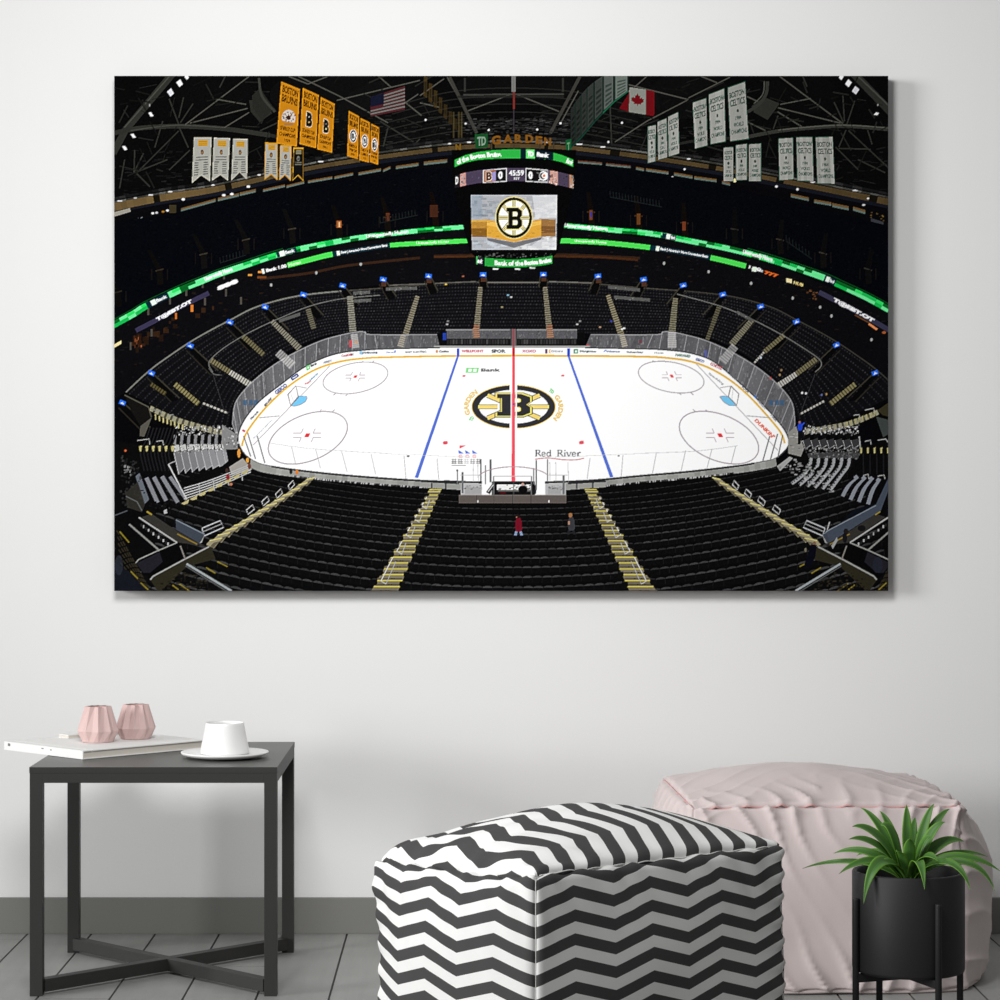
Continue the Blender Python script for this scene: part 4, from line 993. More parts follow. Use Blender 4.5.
# lower ring
top3, bot3 = sp(m1(290, 538, 345, 548, 440, 556, 525, 558, 610, 555, 700, 546, 765, 534), 5), sp(m1(290, 588, 345, 600, 440, 606, 525, 607, 610, 605, 700, 597, 765, 584), 5)
ring(top3, bot3, 0, 1, (40, 156, 62)); ring(top3, bot3, 0, .115, (16, 26, 30)); ring(top3, bot3, 0, .02, (60, 150, 80)); mid3 = [lerp(p, q, .5) for p, q in zip(top3, bot3)]
tpath('Bank of the', sub(mid3, .24, .62, 12), 5, 244, .05); tpath('Boston Bruins', sub(mid3, .63, .985, 12), 5, 244, .09); tpath('ank', sub(mid3, .015, .085, 5), 4.6, 240, .06)
for p in m1(410, 617, 548, 618, 640, 611): poly([(p[0] - 3, p[1] - .8), (p[0] + 3, p[1] - .3), (p[0] + 2.6, p[1] + 1), (p[0] - 2.4, p[1] + .8)], 225)
speck(m1(300, 515, 760, 515, 760, 545, 300, 545), 60, 1.6, .9, 30, 120, .8)
# ---- far seating bowl ---------------------------------------------------------------------------
Lp = [((126, 392), (226, 440)), ((150, 370), (228, 432)), ((172, 354), (230, 418)), ((190, 342), (233, 406)), ((209, 331), (243, 388)), ((232, 319), (262, 370)), ((256, 307), (285, 353)), ((292, 297), (318, 338)), ((330, 292), (345, 333)), ((383, 288), (385, 333)), ((430, 284), (440, 334)), ((470, 282), (474, 334))]
pairs = Lp + [(mir([o])[0], mir([i])[0]) for o, i in Lp[::-1]]
O_, I_ = sp([p[0] for p in pairs], 6), sp([p[1] for p in pairs], 6)
bowl = O_ + I_[::-1]
poly(bowl, (15, 15, 18))
NR = 15
for r_ in range(NR):
    t_ = (r_ + .5) / NR; row = [lerp(a, b, t_) for a, b in zip(O_, I_)]
    d_ = sum(math.hypot(q[0] - p[0], q[1] - p[1]) for p, q in zip(row, row[1:])); n_ = int(d_ / 3.0)
    pline(row, 1.3, (22, 22, 26), .8)
    cur = [at(row, k / n_) for k in range(n_ + 1)]
    for k in range(n_):
        p = cur[k]; g_ = rg.choice((34, 40, 46, 30, 52)); w_ = 1.1
        rect(p[0], p[1] - .7, p[0] + w_, p[1] + .7, (g_, g_, g_ + 3), .85)
pline(sub(O_, 0, .30, 60), 1.5, (112, 112, 106)); pline(sub(O_, .30, .70, 60), 1.2, (64, 62, 56)); pline(sub(O_, .70, 1, 60), 1.1, (58, 56, 50))
pline([(478, 282.4), (548, 282.4)], 1.2, (104, 102, 96)); pline([(383, 285.5), (476, 281.5)], 1.2, (84, 82, 76)); pline([(549, 281.5), (598, 283)], 1.2, (96, 94, 88))
# portals with blue signs
for x_, y_ in ((151.6, 373), (190.3, 345.5), (230, 322), (265.2, 306.8), (303.5, 294.5), (342.7, 285.5), (383.2, 279.3), (428.6, 275.9), (483, 274.5), (543.4, 274.2), (598, 275.9), (643.6, 279.3), (683.3, 285.2), (722.8, 294.3), (760.7, 306.3), (796.4, 321.5), (836.4, 344.9), (875, 372.8), (122.5, 402.5)):
    s_ = -1 if x_ < 513 else 1; k_ = min(1, abs(x_ - 513) / 300)
    e = (x_ - s_ * 26 * k_ + s_ * 3, y_ + 10 + 14 * k_)
    poly([(x_ - 3, y_ + 2), (x_ + 3, y_ + 2), (e[0] + 4, e[1] + 3), (e[0] - 4, e[1] + 5)], (9, 9, 10)); 
    line((x_ - s_ * 3, y_ + 2), (e[0] - s_ * 5, e[1] + 1), 1.2, (54, 51, 42)); line((x_ + s_ * 4, y_ + 5), (e[0] + s_ * 3, e[1] + 5), 1.0, (40, 37, 30))
    if k_ < .5: rect(x_ - 2, y_ + 3, x_ + 3, y_ + 7, (86, 54, 38), .8)
    r_ = -s_ * 22 * k_; cr, sr = math.cos(math.radians(r_)), math.sin(math.radians(r_))
    R_ = lambda u, v: (x_ + u * cr - v * sr, y_ + u * sr + v * cr)
    poly([R_(-3.2, -2.2), R_(3.2, -2.2), R_(3.2, 2.2), R_(-3.2, 2.2)], (40, 104, 226)); poly([R_(-1.7, .2), R_(-.6, .2), R_(0, -1.3), R_(.6, .2), R_(1.8, .2), R_(1.8, 1.3), R_(-1.7, 1.3)], (214, 230, 250))
# aisles of the far bowl
def stairs(pts, w0, w1, c_, c2, n_, skip=0.0, a_=1.0):
    P = sp(pts, 6)
    for k in range(n_):
        t_ = k / n_; w_ = w0 + (w1 - w0) * t_; s_ = sub(P, t_, t_ + .62 / n_, 2); pline(s_, w_, c_, a_); s_ = sub(P, t_ + .62 / n_, (k + 1) / n_, 2); pline(s_, w_, c2, a_)
BE, BD = (112, 106, 86), (52, 48, 38)
for pts, w0, w1, n_, cc in (([(150, 408), (180, 421), (226, 434)], 5, 6, 13, (150, 146, 120)), ([(151, 384), (166, 394)], 4, 4, 6, (84, 76, 46)), ([(175, 384), (199, 404)], 5, 5, 10, (132, 124, 84)), ([(203, 403), (228, 413)], 2, 2, 7, (170, 168, 160)), ([(211, 360), (230, 372)], 5, 5, 8, (120, 112, 82)), ([(230, 372), (251, 385)], 5, 6, 9, (178, 176, 166)), ([(243, 336), (264, 355)], 5, 5, 10, (104, 98, 72)), ([(272, 321), (300, 349)], 4.5, 6.5, 16, (128, 124, 110)), ([(308, 309), (314, 329)], 5, 5, 10, (100, 96, 80)), ([(350, 296), (353, 332)], 6, 7, 16, (132, 130, 118)), ([(417.5, 296), (402, 346)], 4.4, 6.4, 22, (128, 122, 104)), ([(480.5, 287), (476, 336)], 4.4, 6.4, 22, (124, 118, 100)),
                        ([(545, 287), (550, 336)], 4.4, 6.4, 22, (124, 118, 100)), ([(608, 295), (623, 340)], 4.4, 6.4, 20, (134, 126, 102)), ([(675.5, 298), (672, 332)], 5, 7, 15, (120, 116, 96)), ([(719, 307), (707, 340)], 4.6, 4, 14, (92, 88, 70)), ([(752, 320), (731, 345)], 5, 6.5, 14, (122, 118, 100)), ([(784, 335), (764, 352)], 4.5, 4.5, 9, (112, 106, 78)), ([(764, 352), (754, 363)], 2, 2, 6, (170, 168, 160)), ([(816, 359), (796, 374)], 5, 5, 9, (114, 108, 80)), ([(796, 374), (776, 387)], 5, 6, 9, (180, 178, 170)), ([(855, 384), (830, 404)], 5, 5, 10, (128, 120, 84)), ([(824, 401), (800, 414)], 2, 2, 8, (170, 168, 160)), ([(878, 412), (848, 424), (804, 432)], 5, 6, 14, (150, 146, 122))):
    stairs(pts, w0, w1, cc, tuple(x * .5 for x in cc), n_)
for pts, c_ in (([(476.6, 325), (475, 345)], (150, 104, 78)), ([(549.6, 325), (551.4, 345)], (150, 104, 78))): stairs(pts, 5.4, 6.4, c_, (96, 66, 50), 8)
# thin cable ring of the netting
pline(sp([(213, 372), (209, 365), (211, 359), (225, 347), (250, 332), (280, 318), (310, 306), (340, 299), (380, 295)], 8), .9, (120, 120, 116), .8)
pline(mir(sp([(212, 372), (206, 366), (208, 359), (225, 347), (250, 332), (282, 316), (310, 305), (350, 294)], 8)), .9, (128, 128, 124), .8)
pline(sp([(209, 368), (214, 374), (222, 375)], 5), .9, (90, 90, 88)); line((213, 374), (224, 410), .6, (52, 52, 54)); line((815, 374), (801, 412), .6, (52, 52, 54))
# gates and small lit pieces around the bowl
for x0_, y0_, x1_, y1_ in ((354, 301, 371, 300), (279, 321, 300, 314), (386, 289, 417, 288), (614, 297, 650, 300), (608, 287, 640, 290), (353, 293, 370, 292), (737, 312, 752, 320)):
    poly([(x0_, y0_ - 1.6), (x1_, y1_ - 1.6), (x1_, y1_ + 1.6), (x0_, y0_ + 1.6)], (84, 84, 82)); speck([(x0_, y0_ - 1.6), (x1_, y1_ - 1.6), (x1_, y1_ + 1.6), (x0_, y0_ + 1.6)], 22, 1, 1, 60, 140)
for x_, y_, c_ in ((446, 284, (190, 160, 70)), (508, 295, (110, 150, 170)), (511, 297, 160), (502, 307, (130, 122, 90)), (463, 276, (130, 80, 60)), (611, 321, (54, 60, 140)), (600, 327, (150, 120, 100)), (447, 324, 150), (577, 324, 160), (448, 321, 110), (580, 321, 120), (622, 329, 225), (624, 328, 235)): rect(x_ - 1, y_ - .8, x_ + 1.2, y_ + .9, c_)
# ---- glass behind the boards ----------------------------------------------------------------------
gt = sp([(232.5, 424), (234, 408), (238, 398), (250, 384), (268, 369), (290, 355), (320, 341), (345, 334), (360, 331.5), (366, 332), (372, 334.5), (437, 334.5)], 6)
gtR = [(1027.5 - x, y) for x, y in gt]
L_edge = sp([(440, 347.6), (390, 348.6), (366, 349.8), (342, 352.4), (322.8, 358), (302, 368.4), (282.8, 382.8), (262, 398.8), (249, 413), (241, 426), (238, 438.8), (242.8, 451.6), (254, 461), (270, 466), (310, 471.6), (360, 476.4), (427, 480.8), (513, 482.6)], 6)
R_edge = sp([(585, 347.6), (640, 348.6), (664, 349.6), (688, 352.4), (708.8, 358.8), (723, 368.4), (736, 379.6), (752, 394), (771, 413), (784, 429), (788.8, 440), (787, 448), (776, 458), (763, 461.5), (736, 466), (688, 471.6), (640, 475.8), (584, 480.8), (513, 482.6)], 6)
bo = L_edge[:66][::-1]; boR = R_edge[:66][::-1]
for g_, b_ in ((gt, bo), (gtR, boR)):
    g_, b_ = sub(g_, 0, 1, 60), sub(b_, 0, 1, 60)
    for k in range(60):
        v_ = 100 + rg.uniform(-10, 10) + (14 if k < 26 else 4); poly([g_[k], g_[k + 1], b_[k + 1], b_[k]], (v_, v_, v_ + 3), .86)
    P = g_ + b_[::-1]; speck(P, 1800, .9, 1.5, 56, 160, .45); speck(P, 600, .7, 3.4, 120, 200, .4)
    for k in range(0, 60, 3):
        if k < 48: line(g_[k], b_[k], .8, (164, 164, 166), .75)
    pline(g_, 1.0, (176, 176, 178), .7)
stairs([(278, 352), (293, 366)], 8, 9, (206, 204, 200), (150, 150, 150), 8, 0, .7); stairs([(354, 334), (356, 348)], 7, 7, (186, 184, 182), (150, 150, 150), 8, 0, .8); stairs([(672, 332), (672, 348)], 8, 9, (200, 198, 196), (150, 150, 150), 8, 0, .8); stairs([(735, 346), (722, 362)], 8, 9, (190, 188, 186), (140, 140, 140), 8, 0, .7)
stairs([(403.5, 335), (400, 347)], 5, 6, (160, 154, 142), (110, 106, 98), 6); stairs([(622, 335), (625, 347)], 5, 6, (170, 164, 150), (120, 116, 108), 6)
rect(349, 340, 352, 347, (188, 76, 84)); rect(354, 341, 358, 343, (190, 150, 110)); rect(705, 350, 706.6, 357, (84, 92, 180)); rect(639, 340, 642, 343, (110, 60, 70))
for x_ in (243, 249, 254, 769, 775, 780): rect(x_, 400 if x_ > 500 else 400, x_ + 4, 405, (54, 92, 128), .75)
# benches
for x0_, x1_ in ((446, 510.5), (517, 577)):
    rect(x0_, 329, x1_, 346.5, (86, 86, 90)); speck([(x0_, 329), (x1_, 329), (x1_, 341), (x0_, 341)], 260, 1, 1.4, 60, 120, .7); rect(x0_, 338.5, x1_, 346.5, (22, 22, 22))
    x_ = x0_ + 1
    while x_ < x1_ - 2: rect(x_, 339.4, x_ + 2, 344, rg.choice((46, 58, 70, 36)), .9); x_ += 2.8
rect(446, 329.4, 510, 330.4, 150, .8); rect(517, 329.4, 577, 330.4, 150, .8)
for p in ((475.8, 330, 478.6), (549.6, 330, 552.4)): stairs([(p[0], 328), (p[0] + .8, 338)], 6, 6.6, (164, 122, 98), (110, 86, 70), 5)
rect(440, 331, 447, 347, (12, 12, 14)); rect(443, 333, 446.6, 340, (34, 60, 150)); rect(577, 332, 585, 347, (12, 12, 13)); rect(586.5, 344, 588.6, 347, (190, 60, 60)); rect(510.5, 329, 517, 347, (64, 64, 64)); rect(512, 329, 515.6, 347, (120, 100, 102))
rect(434, 345.6, 590, 348, (150, 150, 148))
# ---- the rink -------------------------------------------------------------------------------------
rink = L_edge + R_edge[::-1]
# grey outside face of the near boards
nearL, nearR = sub(L_edge, .50, 1, 48), sub(R_edge, .50, 1, 48)
poly(rink, 253)
pline(L_edge, 1.3, (58, 60, 62)); pline(R_edge, 1.3, (58, 60, 62)); pline(nearL[8:], 2.0, (34, 36, 38)); pline(nearR[8:], 2.0, (34, 36, 38))
yl = sp([(242, 446), (242.8, 442), (247.6, 430.8), (262, 411.6), (281, 392.4), (300, 378), (319.6, 367.6), (342, 361), (366, 358), (390, 357), (440, 356), (513, 355.6), (585, 355.8), (640, 356.4), (664, 357.5), (688, 360.7), (708.8, 367.6), (729.6, 379.6), (748.8, 395.6), (768, 416.4), (780.8, 432.4), (784.8, 443)], 6)
far_in = offs(yl, 0)
bd = L_edge[:66][::-1]
pline(yl, 1.7, (224, 178, 46)); pline(offs(yl, .9), .6, (236, 206, 120), .8)
# lines and circles on the ice
GL = (172, 166, 170)
line(*a3(625, 222, 145, 718), .7, GL); line(*a4(352, 212, 862, 752), .7, GL)
pline(arc(355.5, 377.8, 32.4, 15.9, 0, 360, -18), .85, (166, 158, 163)); pline(arc(307.9, 437.6, 39.6, 26.4, 0, 360, -24), 1.0, (162, 152, 159)); pline(arc(671.2, 377, 32.8, 15.9, 0, 360, 18), .85, (166, 158, 163)); pline(arc(719, 437.4, 39.7, 26.4, 0, 360, 24), 1.0, (162, 152, 159))
for cx_, cy_, s_, k_ in ((355.4, 376.4, 1.4, -1), (307.2, 435.2, 2.0, -1), (671.8, 376, 1.4, 1), (720.2, 435.2, 2.0, 1)):
    poly([(cx_ - 1.5 * s_, cy_ + .9 * s_), (cx_ - .6 * s_, cy_ - .9 * s_), (cx_ + 1.5 * s_, cy_ - .9 * s_), (cx_ + .6 * s_, cy_ + .9 * s_)] if k_ < 0 else [(cx_ + 1.5 * s_, cy_ + .9 * s_), (cx_ + .6 * s_, cy_ - .9 * s_), (cx_ - 1.5 * s_, cy_ - .9 * s_), (cx_ - .6 * s_, cy_ + .9 * s_)], (222, 54, 66))
    for sx in (-1, 1):
        for sy in (-1, 1):
            x_, y_ = cx_ + sx * 3.0 * s_, cy_ + sy * 1.1 * s_; line((x_, y_), (x_ + sx * 4 * s_, y_), .6, (176, 160, 168)); line((x_, y_), (x_ - k_ * sy * 1.0 * s_ * -1, y_ + sy * 2.3 * s_), .6, (176, 160, 168))
for q in (a3(645, 408, 660, 395), a3(722, 412, 738, 396), a3(822, 203, 832, 195), a3(888, 202, 902, 192), a3(558, 512, 572, 496), a3(640, 512, 655, 496), a4(245, 392, 258, 406), a4(318, 390, 334, 405), a4(330, 495, 345, 508), a4(410, 498, 425, 512), a4(78, 192, 90, 198), a4(150, 192, 165, 200)): line(q[0], q[1], .8, (166, 158, 163))
line(*a3(180, 548, 310, 536), .8, GL); line(*a3(415, 350, 480, 362), .7, GL); line(*a4(665, 535, 815, 548), .8, GL); line(*a4(500, 360, 565, 350), .7, GL)
poly([(456.9, 348.2), (459.3, 348.2), (459.3, 356), (456.9, 356)], (34, 74, 196)); poly([(567.4, 348.2), (569.8, 348.2), (569.8, 356), (567.4, 356)], (34, 74, 196))
poly([(456.9, 356), (459.1, 356), (418.2, 477.6), (414.8, 477.4)], (88, 116, 208)); poly([(567.5, 356), (569.7, 356), (613.4, 476.8), (610, 477)], (88, 116, 208))
# centre emblem
cx_, cy_ = 513.6, 406.6
GO, BK = (226, 190, 92), (48, 48, 52)
ell(cx_, cy_, 42.2, 22.0, GO); ell(cx_, cy_, 41.4, 21.3, BK); ell(cx_, cy_, 34.8, 16.9, (253, 253, 253))
for an in (0, 42, 138, 180, 222, 318):
    ca, sa = math.cos(math.radians(an)), math.sin(math.radians(an)); p0, p1 = (cx_ + 16 * ca, cy_ + 8.2 * sa), (cx_ + 35.2 * ca, cy_ + 17.2 * sa)
    w_ = 4.6 if an in (0, 180) else 5.2; line(p0, p1, w_, (70, 66, 58)); line(p0, p1, w_ - 1.4, (234, 206, 116))
rect(509.6, 384, 517.4, 397, 253); rect(509.6, 416, 517.4, 430, 253)
f_ = bmap(494.6, 392.2, 532.8, 417.4); block_b(f_, (74, 68, 56)); f_ = bmap(495.4, 392.8, 532.0, 416.8); block_b(f_, (240, 208, 110)); f_ = bmap(497.4, 394, 530.2, 415.7); block_b(f_, BK); holes_b(f_, (240, 208, 110)); holes_b(f_, 250, .04)
rect(510.6, 392.3, 512.2, 417.4, 235); rect(515.3, 392.3, 516.9, 417.4, 235)
poly([(512.3, 356), (514.9, 356), (515.1, 482), (511.6, 482)], (236, 84, 100)); rect(512.3, 347.8, 514.9, 356, (206, 30, 50)); ell(513.6, 404, 1.0, .8, (80, 70, 170)); rect(512.6, 329, 514.6, 347.6, (140, 60, 70), .7)
for t0_, t1_ in ((162, 219), (-27, 30)): tpath('GARDEN', arc(cx_, cy_ + .4, 47.3, 25.4, t0_, t1_), 5.0, (230, 198, 118), .05)
for x_, y_, rt in ((471.6, 418.6, -60), (551.6, 391, 40)): tbox('TD', x_, y_, 5, 3.6, (122, 206, 130), rt, .06)
for x_, y_, w_, h_ in ((464, 375.8, 3.2, 1.7), (562.7, 375.6, 3.2, 1.7), (445.4, 442.6, 5, 3.2), (581.5, 442.4, 5, 3.2)): poly([(x_ - w_ / 2, y_ - h_ * .2), (x_ - w_ * .2, y_ - h_ / 2), (x_ + w_ * .4, y_ - h_ / 2), (x_ + w_ / 2, y_ + h_ * .2), (x_ + w_ * .2, y_ + h_ / 2), (x_ - w_ * .4, y_ + h_ / 2)], (222, 84, 98))
poly([(466.4, 367.8), (479, 367.6), (478, 372.6), (465.6, 372.6)], (136, 216, 140)); poly([(468.6, 368.8), (472, 368.8), (471.6, 371.6), (468, 371.6)], 250); poly([(473.4, 368.8), (477, 368.8), (476.4, 371.6), (473, 371.6)], 250); text('Bank', [(481.4, 368.4), (500, 368.4), (500.4, 371.4), (481, 371.4)], (60, 60, 60), .03)
# lettering in front: drawn with short serifs
def serif_text():
    pen = (84, 84, 92); y0_, y1_ = 449.6, 456.4; x_ = 535.0
    def stem(x, ya, yb, w_=1.15): rect(x - w_ / 2, ya, x + w_ / 2, yb, pen); rect(x - 1.2, yb - .5, x + 1.2, yb, pen); rect(x - 1.2, ya, x + .5, ya + .5, pen)
    def cap_r(x): stem(x + 1.2, y0_, y1_); pline(sp([(x + 1.2, y0_ + .4), (x + 4, y0_ + .5), (x + 4.8, y0_ + 1.8), (x + 3.8, y0_ + 3.2), (x + 1.2, y0_ + 3.4)], 4), .9, pen); line((x + 3, y0_ + 3.3), (x + 6, y1_ - .2), 1.1, pen)
    def e(x): pline(sp([(x + .6, y1_ - 2.4), (x + 3.6, y1_ - 2.5), (x + 3.2, y1_ - 4), (x + 1.8, y1_ - 4.4), (x + .5, y1_ - 2.6), (x + 1.4, y1_ - .4), (x + 3.8, y1_ - .6)], 4), .85, pen)
    def d(x): pline(sp([(x + 3.6, y1_ - 3.8), (x + 1.6, y1_ - 4.2), (x + .5, y1_ - 2.2), (x + 1.6, y1_ - .3), (x + 3.6, y1_ - .8)], 4), .9, pen); stem(x + 4.1, y0_, y1_)
    def i_(x): stem(x + 1.2, y1_ - 4.2, y1_); rect(x + .6, y0_ + .3, x + 1.9, y0_ + 1.3, pen)
    def v(x): line((x + .4, y1_ - 4.2), (x + 2.6, y1_), 1.1, pen); line((x + 4.6, y1_ - 4.2), (x + 2.6, y1_), .7, pen); rect(x - .3, y1_ - 4.4, x + 1.4, y1_ - 3.9, pen); rect(x + 3.7, y1_ - 4.4, x + 5.4, y1_ - 3.9, pen)
    def r(x): stem(x + 1.2, y1_ - 4.2, y1_); pline(sp([(x + 1.4, y1_ - 3.2), (x + 2.6, y1_ - 4.2), (x + 3.8, y1_ - 3.8)], 4), 1, pen)
    cap_r(535); e(541.4); d(546.4); cap_r(557); i_(563.6); v(566.4); e(571.8); r(576.8)
serif_text()
pline(sp([(535, 459), (548, 457.8), (562, 459.4), (576, 459.6), (584, 458)], 6), .9, (196, 130, 138))
poly([(459.6, 445.4), (465.6, 445.4), (459.4, 448.6)], (226, 96, 108))
for x_ in (458.4, 465.2, 472.2): poly([(x_, 449.8), (x_ + .4, 453.4), (x_ + 5.4, 453.4)], (84, 118, 214))
for x_ in (460.6, 467.4, 474.4): pline(arc(x_, 456, 1.7, 1.1, 0, 330), .6, (222, 140, 150)); line((x_ - 1.8, 457.2), (x_ + 2, 457.2), .5, (222, 150, 160))
for k_ in range(5):
    x_ = 451.6 + 6.2 * k_; g_ = (110, 126, 206, 160, 120)[k_]; rect(x_, 459.2, x_ + 5, 459.8, g_); rect(x_, 461, x_ + 5, 461.6, g_); rect(x_, 462.8, x_ + 5, 463.4, g_); rect(x_ + .8, 458.8, x_ + 1.5, 463.8, g_); rect(x_ + 3.2, 458.8, x_ + 3.9, 463.8, g_)
line((451.6, 465.2), (466, 465.2), .7, 150)
text("DUNKIN'", [(757.0, 418.4), (775.6, 436.0), (772.2, 438.8), (754.0, 420.6)], (226, 96, 62), .05)
text('Spaulding', [(709.4, 372.2), (724.6, 383.4), (722.6, 385.4), (708.0, 373.8)], (150, 150, 154), .03)
text('Rapid', [(304.6, 383.2), (310.6, 380), (311.4, 382), (305.2, 385.2)], (206, 110, 118), .05); text('Liberty', [(309.4, 379.6), (317.6, 372), (318.6, 374), (310.4, 381.4)], (100, 150, 176), .05); text('Sovereign', [(252.8, 437.6), (271.8, 418.8), (273, 420.4), (254, 439.4)], (176, 178, 184), .02)
# goals
for f, cr, fr in ((a3, (380, 470, 418, 424, 432, 412, 480, 414, 482, 428, 470, 448, 440, 466, 402, 476), (362, 402, 412, 348, 428, 420, 380, 474)), (a4, (498, 416, 520, 412, 550, 415, 578, 440, 606, 470, 560, 472, 524, 450), (568, 350, 618, 398, 604, 472, 552, 416))):
    P = f(*cr); poly(P, (118, 196, 236)); pline(P + P[:1], .6, (150, 130, 140)); F_ = f(*fr); pline(F_ + F_[:1], .9, (118, 106, 106)); line(lerp(F_[0], F_[1], .3), lerp(F_[3], F_[2], .4), .4, 190)
# advertising on the boards
for s_, x_, y_, w_, h_, c_, rt in (('CocaCola', 347, 355, 11, 2.6, (170, 60, 80), -10), ('H', 352.6, 354.2, 1.4, 3, (70, 70, 70), 0), ('JPMBoeing', 369.6, 352.8, 16, 2.6, (86, 98, 112), -3), ('Harvard', 391, 352.2, 9, 1.8, (150, 160, 200), -1), ('EAST ELECTRIC', 416, 351.8, 21, 2, (120, 122, 122), -.5), ('Casino', 444, 351.2, 10, 2.2, (90, 88, 86), 0), ('WELLPOINT', 472.6, 351, 22, 2.5, (196, 62, 84), 0), ('SPOR', 498.6, 351, 14, 3.2, (46, 46, 48), 0), ('XOXO', 529, 351, 14, 3, (196, 120, 140), 0), ('Citizens', 557, 351, 12, 1.9, (150, 152, 156), 0), ('Morganton', 588, 351.4, 16, 2.5, (70, 92, 84), 1), ('Wintrust', 613, 351.4, 14, 1.7, (110, 124, 156), 1), ('Schenker', 635, 352, 17, 2, (124, 124, 128), 1.5), ('North', 659, 352.8, 9, 1.5, (150, 150, 150), 3), ('HARVARD', 683, 355.4, 15, 2.6, (60, 110, 90), 6), ('GEICO', 700, 360.2, 9, 2.6, (80, 92, 150), 17), ('CORTEZ', 716.4, 366, 13, 3, (176, 44, 60), 24), ('Sargent', 733, 377, 9, 2, (120, 122, 130), 38), ('VOYA', 745.4, 389, 9.5, 3, (70, 72, 80), 44), ('NextEra', 762, 404.6, 11, 2.4, (150, 152, 158), 47), ('Toast', 773.6, 417.4, 9, 2.4, (130, 132, 138), 50),
                                   ('Bank', 313.8, 364.4, 7, 2.4, (60, 66, 64), -24), ('XFINITY', 327.6, 361.6, 9, 2.2, (120, 124, 138), -14), ('GEICO', 281, 388.8, 14, 4.2, (40, 66, 140), -38), ('Ford', 294.8, 376.8, 5, 1.6, 245, -34), ('gulf', 268, 402, 11, 3.2, (110, 110, 116), -43), ('Marquis', 254.6, 415.2, 11, 2.8, (120, 120, 124), -48), ('1', 243.8, 430.6, 2, 3, (196, 70, 80), -60)):
    if s_ == 'Ford': pline([(291.4, 379.2), (298.2, 374.4)], 3.6, (40, 62, 130))
    tbox(s_, x_, y_, w_, h_, c_, rt, .05)
poly([(306, 366), (309.6, 364.4), (310.4, 368.6), (306.8, 370.6)], (110, 196, 120)); poly([(307.4, 366.8), (308.8, 366.2), (309.2, 368), (307.8, 368.8)], 245); rect(573.6, 349, 578, 353.4, (60, 150, 110)); rect(574.8, 350.4, 577, 352.2, 240); rect(545.4, 349, 547.2, 353.4, (84, 30, 70)); poly([(549, 349.6), (551, 348.8), (550, 351), (551, 353.4), (549, 352.8)], (240, 180, 90)); rect(436, 350, 438, 352.6, (196, 130, 60)); rect(359.4, 351, 362.4, 354.4, (150, 190, 214)); rect(394.6, 350.4, 396, 352, (70, 110, 190)); poly([(603, 352.4), (605, 350), (607, 350)], (60, 100, 190)); poly([(754.4, 395.2), (756.4, 395.6), (756, 398.6), (754.8, 398)], (50, 120, 200))
# near glass edge and stanchions
for q in (a3(110, 640, 160, 805), a3(85, 660, 130, 790), a3(170, 660, 218, 830), a4(812, 660, 765, 825), a4(860, 648, 815, 810), a4(892, 655, 862, 795)): line(q[0], q[1], 1.1, (112, 112, 114))
for q in (a3(385, 728, 410, 835), a3(535, 742, 565, 862), a3(698, 758, 732, 885), a3(882, 775, 910, 900), a4(598, 725, 570, 835), a4(450, 742, 418, 865), a4(285, 752, 255, 888), a4(102, 768, 78, 895), [(404, 455), (406, 479)], [(437, 458), (439, 481)], [(590, 458), (587, 480)], [(623, 455), (621, 478)]): line(q[0], q[1], .6, (176, 174, 176))
pline(sp(a3(250, 705, 400, 728, 600, 748, 1000, 772), 5), .45, (196, 194, 196)); pline(sp(a4(610, 722, 450, 745, 280, 760, 0, 770), 5), .45, (196, 194, 196)); line((390, 453.6), (470, 457), .4, 205); line((555, 457), (640, 453.4), .4, 205)
rect(407, 455.4, 409.4, 456.6, 40); rect(617.6, 455, 619.8, 456.2, 40)
